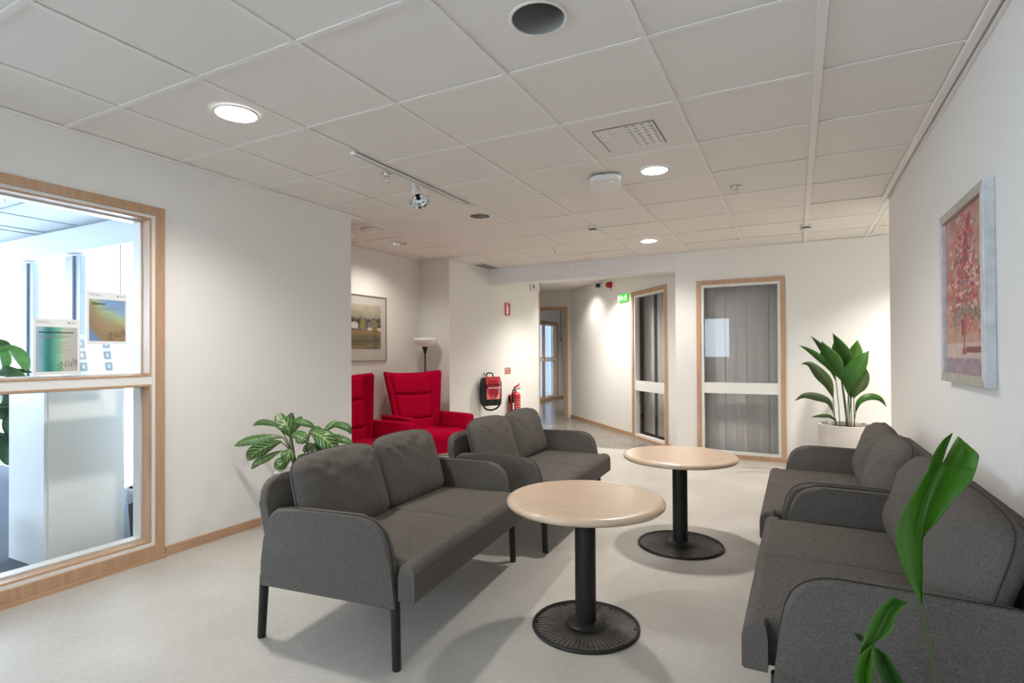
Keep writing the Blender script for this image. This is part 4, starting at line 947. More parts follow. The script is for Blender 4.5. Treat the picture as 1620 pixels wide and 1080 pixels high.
ASP = [
     ([(-0.405,-0.268,1.287),(-0.292,-0.187,1.217),(-0.157,-0.105,1.092),(-0.108,-0.057,1.015),(-0.078,-0.04,0.904)],0.058,[(-0.051,-0.022,0.488)]),
     ([(-0.3,-0.046,1.38),(-0.238,-0.037,1.309),(-0.128,-0.013,1.154),(-0.044,0.01,1.014),(-0.02,0.023,0.902)],0.07,[(0.004,0.039,0.477)]),
     ([(-0.206,-0.166,1.323),(-0.158,-0.152,1.196),(-0.098,-0.109,1.086),(-0.049,-0.071,0.989),(-0.027,-0.048,0.919)],0.148,[(0.016,0.001,0.482)]),
     ([(-0.081,0.044,1.343),(-0.082,0.044,1.265),(-0.064,0.054,1.153),(-0.048,0.041,1.041),(-0.031,0.04,0.929)],0.087,[(0.015,0.068,0.481)]),
     ([(-0.109,-0.084,1.403),(-0.063,-0.059,1.306),(-0.008,-0.019,1.181),(0.022,0.009,1.07),(0.021,0.01,0.931)],0.113,[(0.036,0.022,0.481)]),
     ([(0.117,0.123,1.337),(0.106,0.118,1.278),(0.094,0.113,1.208),(0.076,0.093,1.096),(0.059,0.086,0.971)],0.135,[(0.058,0.078,0.468)]),
     ([(0.2,-0.013,1.228),(0.147,-0.051,1.154),(0.068,-0.079,1.032),(0.027,-0.077,0.922),(0.019,-0.046,0.797)],0.152,[(0.023,-0.018,0.485)]),
     ([(0.182,0.092,1.058),(0.173,0.088,0.986),(0.132,0.067,0.903),(0.094,0.049,0.834),(0.071,0.038,0.751)],0.114,[(0.075,0.042,0.481)]),
     ([(-0.391,-0.259,1.101),(-0.312,-0.253,1.101),(-0.223,-0.228,1.006),(-0.15,-0.167,0.909),(-0.107,-0.11,0.756)],0.101,[(-0.087,-0.075,0.52)]),
     ([(-0.449,-0.364,0.744),(-0.364,-0.344,0.799),(-0.25,-0.285,0.785),(-0.153,-0.212,0.735),(-0.113,-0.168,0.624)],0.068,[(-0.083,-0.129,0.513)]),
     ([(-0.313,-0.36,0.592),(-0.253,-0.33,0.605),(-0.168,-0.264,0.604),(-0.12,-0.216,0.578),(-0.085,-0.175,0.525)],0.035,[(-0.068,-0.121,0.492)]),
     ([(0.353,0.127,0.674),(0.294,0.073,0.758),(0.201,0.014,0.782),(0.111,-0.02,0.729),(0.078,-0.014,0.604)],0.06,[(0.08,0.011,0.492)]),
     ([(0.153,0.211,1.151),(0.12,0.195,1.038),(0.088,0.179,0.939),(0.066,0.147,0.841),(0.051,0.117,0.73)],0.099,[(0.045,0.094,0.473)]),
]
CAL = [
     ([(-0.337,-0.235,0.611),(-0.242,-0.209,0.644),(-0.144,-0.148,0.665),(-0.09,-0.098,0.668),(-0.062,-0.061,0.658)],0.056,[(-0.047,-0.029,0.574),(-0.022,0.007,0.408)]),
     ([(-0.311,-0.111,0.733),(-0.262,-0.086,0.753),(-0.199,-0.064,0.749),(-0.154,-0.053,0.735),(-0.122,-0.047,0.713)],0.041,[(-0.075,-0.022,0.625),(-0.036,0.011,0.406)]),
     ([(-0.111,-0.043,0.821),(-0.095,-0.056,0.79),(-0.053,-0.057,0.752),(-0.037,-0.049,0.711),(-0.046,-0.03,0.662)],0.108,[(-0.055,-0.011,0.57),(-0.022,0.007,0.408)]),
     ([(-0.11,0.048,0.815),(-0.118,0.044,0.792),(-0.127,0.04,0.75),(-0.111,0.026,0.712),(-0.091,0.014,0.673)],0.055,[(-0.069,0.015,0.565),(-0.032,0.025,0.403)]),
     ([(-0.068,0.092,0.787),(-0.071,0.069,0.757),(-0.078,0.043,0.725),(-0.079,0.02,0.694),(-0.075,0.0,0.656)],0.058,[(-0.051,0.002,0.555),(-0.029,0.026,0.403)]),
     ([(0.128,0.025,0.723),(0.108,-0.008,0.752),(0.061,-0.032,0.766),(0.012,-0.035,0.766),(-0.039,-0.027,0.749)],0.045,[(-0.054,-0.023,0.626),(-0.022,0.007,0.408)]),
     ([(-0.195,-0.24,0.524),(-0.131,-0.242,0.575),(-0.073,-0.212,0.613),(-0.041,-0.162,0.634),(-0.028,-0.11,0.641)],0.093,[(-0.028,-0.054,0.579),(-0.006,-0.007,0.412)]),
     ([(-0.193,-0.216,0.464),(-0.141,-0.212,0.511),(-0.099,-0.169,0.539),(-0.064,-0.128,0.566),(-0.047,-0.086,0.576)],0.047,[(-0.031,-0.043,0.524),(-0.004,-0.006,0.412)]),
     ([(0.097,-0.18,0.525),(0.116,-0.193,0.548),(0.124,-0.189,0.574),(0.113,-0.172,0.595),(0.079,-0.134,0.606)],0.081,[(0.042,-0.074,0.574),(-0.0,-0.004,0.412)]),
     ([(0.012,-0.201,0.483),(0.048,-0.205,0.507),(0.068,-0.184,0.524),(0.066,-0.151,0.531),(0.057,-0.111,0.529)],0.074,[(0.031,-0.056,0.498),(-0.0,-0.004,0.412)]),
     ([(0.188,-0.078,0.653),(0.184,-0.103,0.667),(0.156,-0.118,0.682),(0.103,-0.111,0.691),(0.042,-0.098,0.68)],0.077,[(0.01,-0.046,0.581),(0.004,-0.002,0.412)]),
     ([(0.367,0.014,0.601),(0.353,-0.038,0.628),(0.316,-0.069,0.677),(0.248,-0.071,0.705),(0.168,-0.055,0.711)],0.107,[(0.081,-0.009,0.594),(0.018,0.005,0.412)]),
     ([(0.079,0.124,0.713),(0.061,0.114,0.704),(0.052,0.087,0.693),(0.041,0.071,0.681),(0.037,0.057,0.662)],0.047,[(0.026,0.041,0.568),(-0.004,0.028,0.405)]),
     ([(0.208,0.156,0.762),(0.189,0.135,0.745),(0.172,0.115,0.728),(0.148,0.103,0.706),(0.135,0.097,0.683)],0.041,[(0.08,0.069,0.609),(0.012,0.025,0.407)]),
     ([(0.362,0.123,0.684),(0.353,0.096,0.727),(0.31,0.085,0.742),(0.26,0.082,0.742),(0.209,0.078,0.726)],0.048,[(0.116,0.053,0.627),(0.02,0.017,0.41)]),
     ([(0.42,0.075,0.641),(0.39,0.048,0.653),(0.336,0.031,0.666),(0.281,0.025,0.679),(0.231,0.022,0.681)],0.047,[(0.127,0.026,0.592),(0.028,0.01,0.412)]),
     ([(0.187,-0.044,0.561),(0.196,-0.04,0.581),(0.19,-0.02,0.603),(0.177,-0.005,0.626),(0.149,0.014,0.641)],0.065,[(0.083,0.015,0.563),(0.02,0.006,0.412)]),
     ([(-0.009,0.046,0.551),(0.018,0.049,0.573),(0.044,0.051,0.593),(0.066,0.051,0.608),(0.082,0.059,0.61)],0.046,[(0.039,0.037,0.543),(0.002,0.02,0.408)]),
     ([(0.075,-0.079,0.538),(0.093,-0.07,0.544),(0.113,-0.06,0.546),(0.112,-0.037,0.54),(0.106,-0.007,0.526)],0.034,[(0.064,0.006,0.47),(0.018,0.005,0.412)]),
]
FL_MAIN = [[(0.2559, 1.5989, 0.6196), (0.2574, 1.5997, 0.6196), (0.259, 1.6005, 0.6196)], [(0.2334, 1.5756, 0.6714), (0.2582, 1.611, 0.657), (0.2593, 1.6003, 0.6641)], [(0.2117, 1.5527, 0.7213), (0.2596, 1.6169, 0.7017), (0.2598, 1.6, 0.7133)], [(0.1995, 1.5346, 0.7874), (0.2616, 1.623, 0.7644), (0.2618, 1.6005, 0.777)], [(0.2058, 1.5375, 0.8241), (0.2652, 1.6243, 0.8172), (0.2875, 1.5908, 0.8206)], [(0.2322, 1.5618, 0.875), (0.2761, 1.6294, 0.87), (0.3159, 1.5823, 0.877)], [(0.2574, 1.5856, 0.9153), (0.2933, 1.6377, 0.9169), (0.3459, 1.5861, 0.9157)], [(0.2693, 1.5915, 0.9353), (0.3066, 1.6443, 0.9462), (0.3585, 1.5923, 0.9462)]]
FL_L = [[(0.2693, 1.5915, 0.9353), (0.2878, 1.6178, 0.9407), (0.3066, 1.6443, 0.9462)], [(0.2809, 1.5971, 0.9697), (0.2982, 1.6286, 0.9658), (0.312, 1.6469, 0.9638)], [(0.2961, 1.616, 0.9938), (0.3088, 1.6338, 0.9902), (0.3179, 1.6497, 0.9844)], [(0.3091, 1.6225, 1.011), (0.3167, 1.6377, 1.0077), (0.3218, 1.6403, 1.0036)], [(0.3226, 1.6293, 1.0225), (0.3237, 1.6298, 1.0231), (0.3252, 1.6306, 1.0219)]]
FL_R = [[(0.3066, 1.6443, 0.9462), (0.3335, 1.6188, 0.946), (0.3585, 1.5923, 0.9462)], [(0.3188, 1.6504, 0.9697), (0.3421, 1.6286, 0.9665), (0.3626, 1.5942, 0.9656)], [(0.3294, 1.6556, 0.9919), (0.3474, 1.6311, 0.9894), (0.3642, 1.5949, 0.9812)], [(0.3374, 1.6596, 1.006), (0.3451, 1.6411, 1.0033), (0.3521, 1.611, 0.9968)], [(0.3385, 1.6488, 1.014), (0.3406, 1.6499, 1.0122), (0.34, 1.6384, 1.0114)]]
FL_STEM = [(0.2574, 1.5997, 0.6207), (0.2652, 1.6042, 0.5628), (0.2771, 1.6222, 0.4994), (0.2848, 1.6268, 0.4294), (0.2857, 1.6166, 0.3775), (0.2874, 1.6184, 0.2791)]
FS_1 = [[(0.1214, 1.4744, 0.5358), (0.1229, 1.4752, 0.5347), (0.1243, 1.4759, 0.5341)], [(0.1265, 1.4655, 0.5633), (0.1385, 1.4943, 0.5471), (0.1498, 1.4888, 0.5551)], [(0.1366, 1.4704, 0.5936), (0.1586, 1.5044, 0.5694), (0.1683, 1.4869, 0.573)], [(0.1481, 1.4761, 0.6184), (0.1688, 1.5094, 0.5946), (0.1856, 1.4843, 0.5972)], [(0.159, 1.4815, 0.6376), (0.179, 1.5144, 0.617), (0.1877, 1.4852, 0.6175)], [(0.1729, 1.4885, 0.6552), (0.1891, 1.5195, 0.6338), (0.1976, 1.4901, 0.6355)], [(0.1878, 1.496, 0.6645), (0.1992, 1.5245, 0.646), (0.2082, 1.5067, 0.6429)], [(0.2189, 1.5234, 0.6482), (0.2198, 1.5239, 0.6465), (0.2213, 1.5247, 0.6454)]]
FS_2 = [[(0.1498, 1.4888, 0.5563), (0.1503, 1.489, 0.5551), (0.1512, 1.4896, 0.554)], [(0.1313, 1.4681, 0.5467), (0.1418, 1.4962, 0.5303), (0.1496, 1.4889, 0.5384)], [(0.1154, 1.4489, 0.5303), (0.1331, 1.492, 0.5051), (0.1482, 1.4771, 0.5163)], [(0.1089, 1.4458, 0.5057), (0.1294, 1.4903, 0.4827), (0.146, 1.4762, 0.4887)], [(0.1101, 1.4467, 0.4783), (0.1292, 1.4904, 0.4546), (0.1443, 1.4756, 0.4638)], [(0.1229, 1.4649, 0.4336), (0.1289, 1.4793, 0.4273), (0.1363, 1.4831, 0.4272)]]
FS_3 = [[(0.1581, 1.5722, 0.5105), (0.1591, 1.5727, 0.5094), (0.1602, 1.5733, 0.5099)], [(0.1582, 1.5612, 0.4914), (0.1749, 1.5923, 0.4862), (0.183, 1.5852, 0.4957)], [(0.1617, 1.5632, 0.468), (0.1826, 1.5965, 0.4595), (0.197, 1.5813, 0.4766)], [(0.1693, 1.5673, 0.4476), (0.1929, 1.6021, 0.4357), (0.2093, 1.5878, 0.4532)], [(0.1769, 1.5714, 0.4271), (0.2032, 1.6076, 0.409), (0.2209, 1.5941, 0.424)], [(0.1988, 1.5944, 0.3828), (0.2103, 1.6003, 0.3769), (0.2249, 1.6078, 0.3827)]]
FS_4 = [[(0.1148, 1.527, 0.5568), (0.1153, 1.5273, 0.5562), (0.1158, 1.5276, 0.5556)], [(0.1188, 1.5292, 0.5463), (0.1229, 1.5369, 0.5466), (0.1261, 1.5329, 0.5521)], [(0.125, 1.5324, 0.5376), (0.1306, 1.541, 0.5379), (0.1343, 1.5372, 0.5445)], [(0.1362, 1.5383, 0.53), (0.1372, 1.5388, 0.5306), (0.1383, 1.5393, 0.5317)]]
FS_ST = [[(0.1229, 1.4752, 0.5347), (0.1502, 1.5459, 0.4825), (0.1752, 1.5596, 0.3955), (0.2257, 1.5867, 0.2795)], [(0.2103, 1.6003, 0.3769), (0.236, 1.592, 0.2794)], [(0.1289, 1.4793, 0.4273), (0.1999, 1.5735, 0.2797)]]
OFF=[
    ([(-0.076,0.453,1.116),(-0.106,0.437,1.199),(-0.153,0.413,1.252),(-0.193,0.392,1.268),(-0.24,0.368,1.245)],0.066),
    ([(-0.271,0.409,1.123),(-0.264,0.412,1.184),(-0.273,0.407,1.23),(-0.29,0.398,1.261),(-0.273,0.351,1.276)],0.054),
    ([(-0.306,0.446,1.246),(-0.327,0.435,1.269),(-0.354,0.421,1.285),(-0.382,0.407,1.293),(-0.351,0.367,1.261)],0.075),
    ([(-0.023,0.425,1.073),(-0.065,0.403,1.088),(-0.111,0.379,1.104),(-0.144,0.362,1.111),(-0.261,0.358,1.095)],0.078),
    ([(-0.05,0.467,1.112),(-0.1,0.441,1.121),(-0.154,0.413,1.121),(-0.208,0.386,1.11),(-0.261,0.358,1.11)],0.027),
    ([(-0.128,0.395,0.877),(-0.142,0.388,0.918),(-0.175,0.37,0.951),(-0.25,0.365,0.957),(-0.295,0.343,0.916)],0.099),
    ([(-0.046,0.472,0.757),(-0.057,0.466,0.832),(-0.089,0.449,0.882),(-0.126,0.43,0.907),(-0.177,0.403,0.915)],0.103),
    ([(-0.085,0.408,0.681),(-0.086,0.395,0.756),(-0.095,0.401,0.82),(-0.101,0.42,0.875),(-0.162,0.411,0.915)],0.109),
    ([(-0.195,0.398,0.514),(-0.198,0.396,0.584),(-0.216,0.386,0.65),(-0.245,0.37,0.7),(-0.282,0.351,0.734)],0.083),
    ([(-0.15,0.455,0.558),(-0.18,0.438,0.628),(-0.224,0.415,0.687),(-0.269,0.392,0.709),(-0.282,0.351,0.734)],0.046),
    ([(-0.165,0.479,0.657),(-0.157,0.483,0.707),(-0.14,0.48,0.751),(-0.147,0.465,0.811),(-0.148,0.419,0.898)],0.05),
    ([(-0.258,0.408,0.803),(-0.27,0.401,0.837),(-0.288,0.392,0.87),(-0.277,0.375,0.897),(-0.28,0.35,0.916)],0.083),
]

def plant_pot(parent, r, h, mat, soil_z, n=48, name='pot', taper=.9):
    fin(name, lathe(bmesh.new(), [(0, 0), (r*taper, 0), (r*(taper+.02), .01), (r*.985, h*.55), (r, h-.012), (r-.004, h), (r-.028, h), (r-.034, h-.012), (r-.04, soil_z-.02), (0, soil_z-.02)], n), mat, parent, angle=50)
    b = bmesh.new(); rr = r-.036; rings = [[b.verts.new((rr*q*math.cos(a), rr*q*math.sin(a), soil_z+.008*noise.noise(Vector((q*5*math.cos(a), q*5*math.sin(a), 2)))+ .006*(1-q))) for a in [2*PI*i/28 for i in range(28)]] for q in (.25, .5, .75, 1)]
    c = b.verts.new((0, 0, soil_z+.008))
    for i in range(28): b.faces.new((c, rings[0][i], rings[0][(i+1) % 28]))
    for A, Z in zip(rings, rings[1:]):
        for i in range(28): b.faces.new((A[i], Z[i], Z[(i+1) % 28], A[(i+1) % 28]))
    fin('soil', b, m_soil, parent, smooth=True)
# tall aspidistra at the back right
t = empty('potted_aspidistra', (.426, 6.35, 0), 0, 'tall dark green aspidistra in a wide stone-coloured round pot by the back wall', 'plant')
plant_pot(t, .245, .505, m_pot, .47)
toward = Vector((-.426, -6.35, 1.0)); random.seed(5)
for k, (tips, wd, st) in enumerate(ASP):
    lm = {1: m_aspold, 8: m_aspold, 9: m_aspold, 10: m_aspold, 7: m_aspold, 2: m_asp, 5: m_asp2}.get(k, m_asp)
    o = leaf('leaf', [Vector(p) for p in tips], wd*1.12, lm, t, toward, 'lance', random.uniform(-.25, .25), .22, 20, 4)
    s = Vector(st[-1]); s.z = .468; fin('stem', tube(bmesh.new(), smoothpath([Vector(tips[-1])+(Vector(tips[-2])-Vector(tips[-1]))*.1, (Vector(tips[-1])+s)/2+Vector((random.uniform(-.008, .008), 0, 0)), s], 4), .0042, 6), m_stem, t, smooth=True)
# striped plant at the left wall
t = empty('potted_calathea', (-3.01, 2.67, 0), 0, 'bushy plant with pale-striped green leaves between left wall and front left sofa', 'plant')
b = bmesh.new(); plant_pot(t, .155, .44, m_potwhite, .405, 36, taper=.8); b.free()
toward = Vector((3.01, -2.67, 1.4)); random.seed(8)
for k, (tips, wd, st) in enumerate(CAL):
    o = leaf('leaf', [Vector(p) for p in tips], wd*1.1, m_greendk if k == 16 else m_striped, t, toward, 'ovate', random.uniform(-.3, .3), .16, 20, 5, .012, k)
    e = Vector((st[-1][0]*.45-.0, st[-1][1]*.45, .403)); pth = [Vector(tips[-1])+(Vector(tips[-2])-Vector(tips[-1]))*.15]+[Vector(p) for p in st[:-1]]+[e]
    fin('stem', tube(bmesh.new(), smoothpath(pth, 4), .0036, 6), m_stem, t, smooth=True)
# foreground plant by the right sofa
t = empty('foreground_plant', (.27, 1.50, 0), 0, 'aspidistra close to the camera with one tall split leaf before the right sofa', 'plant')
plant_pot(t, .17, .30, m_potwhite, .27, 36, taper=.8)
OF = Vector((.27, 1.50, 0))
def rowleaf(rowsets, mat, name='leaf'):
    bm = bmesh.new(); uvl = bm.loops.layers.uv.new('UVMap')
    for rows in rowsets:
        cols = [smoothpath([Vector(r[k])-OF for r in rows], 4) for k in range(3)]; G_ = []
        for i in range(len(cols[0])):
            a, c, d = cols[0][i], cols[1][i], cols[2][i]; r = []
            for k in range(9):
                s = k/4
                q = a.lerp(c, s) if s <= 1 else c.lerp(d, s-1)
                ramp_ = min(1, i/6 if rows is not FL_MAIN and rows in (FL_L, FL_R) else (len(cols[0])-1-i)/6); bul = math.sin(PI*(s if s <= 1 else s-1))*.004*ramp_; q = q+Vector((-.1, -1, .1))*bul; r.append(bm.verts.new(q))
            G_.append(r)
        for i in range(len(G_)-1):
            for k in range(8):
                f = bm.faces.new((G_[i][k], G_[i][k+1], G_[i+1][k+1], G_[i+1][k]))
                for l, uv in zip(f.loops, (((k/4-1), i*.06), ((k+1)/4-1, i*.06), ((k+1)/4-1, i*.06+.06), (k/4-1, i*.06+.06))): l[uvl].uv = uv
    bmesh.ops.remove_doubles(bm, verts=bm.verts[:], dist=.0002)
    me = bpy.data.meshes.new(name); bm.to_mesh(me); bm.free(); o = link(name, me, mat, t, True)
    so = o.modifiers.new('thickness', 'SOLIDIFY'); so.thickness = .001
    return o
rowleaf([FL_MAIN, FL_L, FL_R], m_fore); tag(t.children[-1], 'tall dark leaf split at its tip')
rowleaf([FS_1], m_asp2); rowleaf([FS_2], m_fore); rowleaf([FS_3], m_asp); rowleaf([FS_4], m_aspold)
for pth, r in ((FL_STEM, .0038), (FS_ST[0], .003), (FS_ST[1], .003), (FS_ST[2], .003)):
    fin('stem', tube(bmesh.new(), smoothpath([Vector(p)-OF for p in pth], 4), r, 8), m_stem, t, smooth=True)

# ================================================================ BLINDS AND CURTAINS
m_blind = sheer_mat('blind_fabric', (.70, .68, .67), .10, .45)
def blinds(name, label, loc, rz, x0, x1, z0, z1, sw, rotf, group=None, skip=()):
    t = empty(name, loc, rz, label, 'blind', group)
    fin('head_rail', B(x0, x1, -.02, .02, z1, z1+.03), m_whiteplastic, t)
    n = int((x1-x0)/sw); base = None
    for k in range(n+1):
        if k in skip: continue
        bm = bmesh.new(); c = .006
        prism(bm, [(-sw*.56, c), (-sw*.3, 0), (0, -c*.6), (sw*.3, 0), (sw*.56, c), (sw*.56, c+.0015), (sw*.3, .0015), (0, -c*.6+.0015), (-sw*.3, .0015), (-sw*.56, c+.0015)], z0, z1, 'z')
        if base is None: base = fin('slat', bm, m_blind, t); o = base
        else: bm.free(); o = link('slat', base.data, None, t)
        o.location = (x0+sw*(k+.5), (k % 2)*.004, 0); o.rotation_euler = (0, 0, rotf+random.uniform(-.05, .05))
    return t
random.seed(2)
blinds('vertical_blind', 'grey vertical slat blind behind the back window next to the tall plant', (0, 7.0, 0), 0, -1.12, -.05, .06, 2.12, .118, -.10, 'vertical blinds behind glass')
o_ = on_ang(s0, 0, -.20)
blinds('vertical_blind', 'grey vertical slat blind behind the narrow angled corridor window', (o_.x, o_.y, 0), math.atan2(AE.y, AE.x), -.05, 1.05, .06, 2.12, .105, .0, 'vertical blinds behind glass', (3,))
m_sheer = sheer_mat('sheer_curtain', (.9, .93, .97), .28, .8)
def curtain(x0, x1, y, z0, z1, amp, lam, mat, name, label, grp, rz=0, loc=(0, 0, 0), thick=None):
    bm = bmesh.new(); n = max(8, int((x1-x0)/lam*10)); A = []; Z = []
    for i in range(n+1):
        x = x0+(x1-x0)*i/n; yy = y+amp*math.sin(2*PI*(x-x0)/lam)+amp*.5*noise.noise(Vector((x*5, 0, 0)))
        A.append(bm.verts.new((x, yy, z0))); Z.append(bm.verts.new((x, yy, z1)))
    for i in range(n): bm.faces.new((A[i], A[i+1], Z[i+1], Z[i]))
    o = fin(name, bm, mat, None, smooth=True, loc=loc, rot=(0, 0, rz)); tag(o, label, 'curtain', grp); return o
curtain(-8.85, -7.12, OY+.06, .04, 2.17, .012, .12, m_sheer, 'sheer_curtain', 'sheer white curtain left of both grey posts in the office', 'office curtains')
curtain(-6.88, -6.24, OY+.06, .04, 2.17, .012, .12, m_sheer, 'sheer_curtain', 'sheer white curtain between the two grey office window posts', 'office curtains')
curtain(-5.98, -4.4, OY+.06, .04, 2.17, .004, .4, m_sheer, 'sheer_curtain', 'sheer white curtain right of both office window posts', 'office curtains')
m_post = M_('window_post', (.26, .30, .36), .4)
for x0, x1, lb in ((-7.11, -6.89, 'wide pale grey window post farther left in the office'), (-6.23, -5.99, 'wide pale grey window post between sheer curtains in the office')):
    t = empty('window_post', ((x0+x1)/2, OY+.05, 0), 0, lb, 'post', 'office window posts'); hw = (x1-x0)/2
    fin('post_face', B(-hw, hw*.2, -.05, .05, 0, 2.17, .004), m_post, t); fin('post_step', B(hw*.22, hw, -.03, .05, 0, 2.17, .004), m_post, t)
t = empty('hanging_wire', (-5.28, OY-.0, 1.2), 0, 'thin dark wire hanging before the office curtain', 'wire')
fin('cord', tube(bmesh.new(), [(0, 0, 0), (0, 0, 1.0)], .005, 6), m_inkgrey, t); fin('cord_weight', tube(bmesh.new(), [(0, 0, -.06), (0, 0, .0)], .009, 8), m_inkgrey, t)
m_far = sheer_mat('far_curtain', (.42, .47, .55), .0, .25)
curtain(12.48, 13.85, 0, .08, 2.0, .02, .14, m_far, 'curtain', 'blue grey curtain behind the far doorway window', None, PI/2, (-5.95, 0, 0))
t = empty('pull_rod', (-5.68, 13.92, 1.55), 0, 'thin dark rod hanging beside the far doorway window', 'rod')
fin('rod', tube(bmesh.new(), [(0, 0, .1), (0, 0, .82)], .012, 6), m_inkgrey, t); fin('handle', tube(bmesh.new(), [(0, 0, 0), (0, 0, .1)], .022, 8), m_inkgrey, t)

# ================================================================ OFFICE BEHIND THE GLASS
t = empty('office_cabinet', (-4.05, 1.83, 0), 0, 'pale glossy cabinet standing right behind the lower left glass pane', 'cabinet')
m_cab = M_('cabinet_laminate', (.84, .85, .81), .5)
fin('body', B(-.20, .222, -.245, .180, .0, 1.035), M_('cabinet_side', (.84, .86, .87), .5), t)
fin('back_panel', B(.224, .236, -.228, .165, .01, 1.02, .003), m_cab, t)
fin('top', B(-.22, .245, -.26, .25, 1.037, 1.06, .003), m_white, t)
t = empty('brochure_stand', (-3.98, 1.93, 1.061), 0, 'clear leaning brochure stand holding sheets with small grey picture squares', 'brochure stand')
m_acr = sheer_mat('acrylic_sheet', (.80, .84, .88), .25, .3); mt4 = Matrix.Rotation(math.radians(-14), 4, 'Y')
b = B(.0, .004, -.16, .17, 0, .30); b.transform(mt4); fin('sheet_holder', b, m_acr, t); fin('foot', B(-.05, .03, -.16, .17, 0, .006), m_acr, t)
for k in range(3):
    for s in (-.07, .075):
        b = B(.0045, .0055, s-.022, s+.022, .06+.075*k, .115+.075*k); b.transform(mt4); fin('grey_square', b, M_('square_grey', (.42, .46, .50), .6) if (k == 0 and s < 0) else bpy.data.materials['square_grey'], t)
        b = B(.0056, .006, s-.008, s+.008, .075+.075*k, .10+.075*k, .0); b.transform(mt4); fin('pictogram', b, m_paper, t)
t = empty('small_clip', (-3.90, 2.055, 1.061), 0, 'small white clip standing on the office cabinet end', 'clip')
fin('clip_body', box(B(-.01, .01, -.012, .0, 0, .035, .002), -.01, .01, .0, .025, .028, .035, .002), m_white, t)
t = empty('waste_bin', (-3.93, 2.235, 0), 0, 'black waste bin with a thin white liner bag beside the office cabinet', 'bin')
fin('bin_body', lathe(bmesh.new(), [(0, 0), (.115, 0), (.118, .01), (.142, .325), (.138, .325), (.114, .02), (0, .02)], 36), m_black, t, angle=50)
m_bag = sheer_mat('liner_film', (.85, .88, .92), .45, .4)
b = lathe(bmesh.new(), [(.125, .18), (.137, .325), (.139, .338), (.146, .333), (.147, .30), (.150, .27), (.149, .255)], 48)
for v in b.verts:
    a = math.atan2(v.co.y, v.co.x); k = 1+.02*math.sin(a*9)+.015*math.sin(a*17+1); v.co.x *= k; v.co.y *= k
    if v.co.z < .3: v.co.z += .018*math.sin(a*5)
fin('liner_bag', b, m_bag, t, smooth=True)
fin('liner_tie', blob(bmesh.new(), .148, -.03, .235, .006, .012, .035, 2, 8, 6), m_bag, t, smooth=True)
t = empty('rubber_plant', (-4.32, 1.28, 0), 0, 'glossy green rubber plant behind the glass at the left picture edge', 'plant')
plant_pot(t, .16, .32, m_potwhite, .29, 36, taper=.8); fin('trunk', tube(bmesh.new(), [(0, 0, .28), (.01, .0, .6), (.0, .02, 1.0), (.02, .03, 1.22)], .012, 8), m_stem, t, smooth=True)
toward = Vector((4.3, -1.3, 1.2)); random.seed(4)
for k, (tips, wd) in enumerate(OFF):
    leaf('leaf', [Vector(p) for p in tips], wd*1.15, m_green2 if k < 2 else (m_greendk if k > 3 else m_green), t, toward, 'ovate', random.uniform(-.3, .3), .18, 16, 3)
    e = Vector(tips[-1]); fin('stem', tube(bmesh.new(), [e, e*.5+Vector((.0, .02, e.z))*.5, Vector((.0, .02, min(1.2, max(.4, e.z-.08))))], .004, 6), m_stem, t, smooth=True)

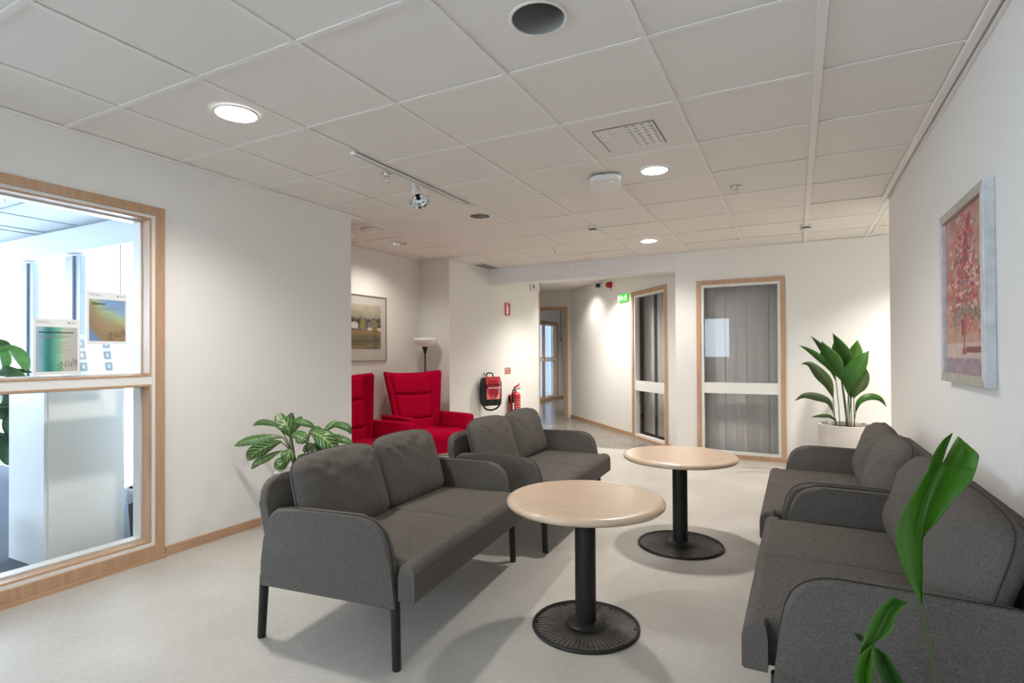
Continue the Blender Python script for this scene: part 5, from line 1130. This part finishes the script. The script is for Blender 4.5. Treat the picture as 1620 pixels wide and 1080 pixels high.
# ================================================================ POSTERS
def ramp(stops, x):
    for (a, ca), (b2, cb) in zip(stops, stops[1:]):
        if x <= b2: return mix(ca, cb, (x-a)/(b2-a))
    return stops[-1][1]
def poster(name, y, z, label, fn, title, tsize, ty):
    t = empty(name, (-3.4935, y, z), 0, label, 'poster', 'paper notices taped to the glass')
    fin('sheet', B(0, .0006, 0, .21, 0, .297), m_paper, t); X = .0010
    paint_grid('printed_panel', .186, .235, 40, 48, fn, m_artflat_p, t, frame_m((X, .012, .018), (0, 1, 0), (0, 0, 1)))
    fm = lambda yy, zz: frame_m((X+.0006, yy, zz), (0, 1, 0), (0, 0, 1))
    text('title', title, tsize, m_ink, t, fm(.024, ty), .0002, tsize*.035)
    b = bmesh.new()
    for k, wl in enumerate((.15, .135, .11)): 
        x = .024
        while x < .024+wl*.95: q = random.uniform(.004, .014); box(b, X+.0004, X+.0008, x, x+q, ty-.016-.0062*k, ty-.0138-.0062*k); x += q+.0016
    for k in range(5):
        zz = ty-.052-.0135*k; box(b, X+.0004, X+.0009, .024, .024+random.uniform(.012, .026), zz, zz+.0028); x = .078
        while x < .078+random.uniform(.04, .10): q = random.uniform(.004, .012); box(b, X+.0004, X+.0008, x, x+q, zz, zz+.0024); x += q+.0016
    for k in range(2): box(b, .0008, .0012, .014, .014+(.055 if k == 0 else .07), .279-.006*k, .2815-.006*k if k == 0 else .2745)
    for k in range(2): box(b, .0008, .0012, .168, .168+(.03 if k == 0 else .012), .277-.006*k, .2795-.006*k if k == 0 else .2728)
    o = fin('small_print', b, m_inkgrey, t)
    fin('round_emblem', prism(bmesh.new(), [(.158+.005*math.cos(k*PI/6), .278+.005*math.sin(k*PI/6)) for k in range(12)], .0008, .0012, 'x'), m_inkgrey, t)
    # line drawing: walking figure with a pack, bench or gate, two trees
    b = bmesh.new(); L_ = lambda pts, r=.0007, cl=False: tube(b, [(X+.0008, .012+p[0], .018+p[1]) for p in pts], r, 5, cl)
    cir = lambda cx, cz, r, k=12: [(cx+r*math.cos(2*PI*q/k), cz+r*math.sin(2*PI*q/k)) for q in range(k)]
    L_(cir(.112, .048, .0045), cl=True); L_([(.108, .043), (.101, .040), (.096, .034), (.098, .026), (.104, .028), (.107, .036)]); L_([(.111, .043), (.114, .034), (.113, .026), (.105, .024), (.101, .016), (.096, .008), (.101, .004)])
    L_([(.113, .026), (.116, .017), (.112, .008), (.119, .004), (.121, .009)]); L_([(.112, .038), (.118, .034), (.123, .037)]); L_([(.104, .024), (.108, .014), (.106, .004)])
    L_([(.130, .018), (.130, .050)]); L_([(.160, .018), (.160, .050)]); L_([(.130, .044), (.138, .047), (.150, .044), (.160, .047)]); L_([(.130, .028), (.160, .028)]); L_([(.137, .030), (.137, .036), (.142, .036)]); L_([(.150, .030), (.152, .037), (.156, .032)])
    L_([(.131, .057), (.136, .060), (.141, .058)]); L_([(.143, .052), (.148, .053)]); L_(cir(.171, .060, .009), cl=True); L_([(.171, .058), (.171, .030)]); L_([(.167, .058), (.175, .060)])
    L_([(.181, .055), (.181, .020)]); L_([(.177, .045), (.181, .056), (.185, .045)]); L_([(.177, .038), (.185, .038)])
    fin('line_drawing', b, m_ink, t); return t
m_artflat_p = vcol_mat('poster_print', .6)
def grad_teal(u, v):
    x = u*.186/.186-.06*(v-.5)+.0
    return ramp([(0, (.62, .74, .82)), (.14, (.45, .66, .74)), (.28, (.02, .42, .40)), (.34, (.01, .40, .36)), (.50, (.30, .66, .50)), (.66, (.68, .74, .64)), (.8, (.72, .70, .65)), (1, (.70, .67, .62))], u+.05*math.sin(v*3)*(1-v))
def grad_earth(u, v):
    d = u*.62+(v)*.9
    c = ramp([(0, (.32, .45, .72)), (.22, (.34, .47, .68)), (.42, (.50, .38, .22)), (.62, (.56, .42, .26)), (.82, (.60, .50, .32)), (.93, (.60, .62, .36)), (1.02, (.55, .72, .62)), (1.16, (.45, .62, .80)), (1.6, (.34, .48, .74))], d+.12*math.sin(u*4))
    return mix(c, (.70, .72, .38), .6*max(0, 1-abs(d-.98)/.1))
random.seed(12)
poster('notice', 1.398, 1.116, 'paper notice with teal gradient, lower left of the two on the glass', lambda u, v: mix(grad_teal(u, v), (.8, .85, .88), .22), 'Innebandy/Fotboll/Spontanidrott', .0118, .222)  # pale mix puts the haze of glare into the print colours
poster('notice', 1.640, 1.281, 'paper notice with sand and blue gradient, upper right of the two', lambda u, v: mix(grad_earth(u, v), (.8, .85, .88), .22), 'Klättring', .020, .222)  # glare haze blended into this print as well
bpy.context.view_layer.update()
for cyc in bpy.data.objects:
    if cyc.type == 'MESH' and cyc.name.startswith(('leaf',)): pass
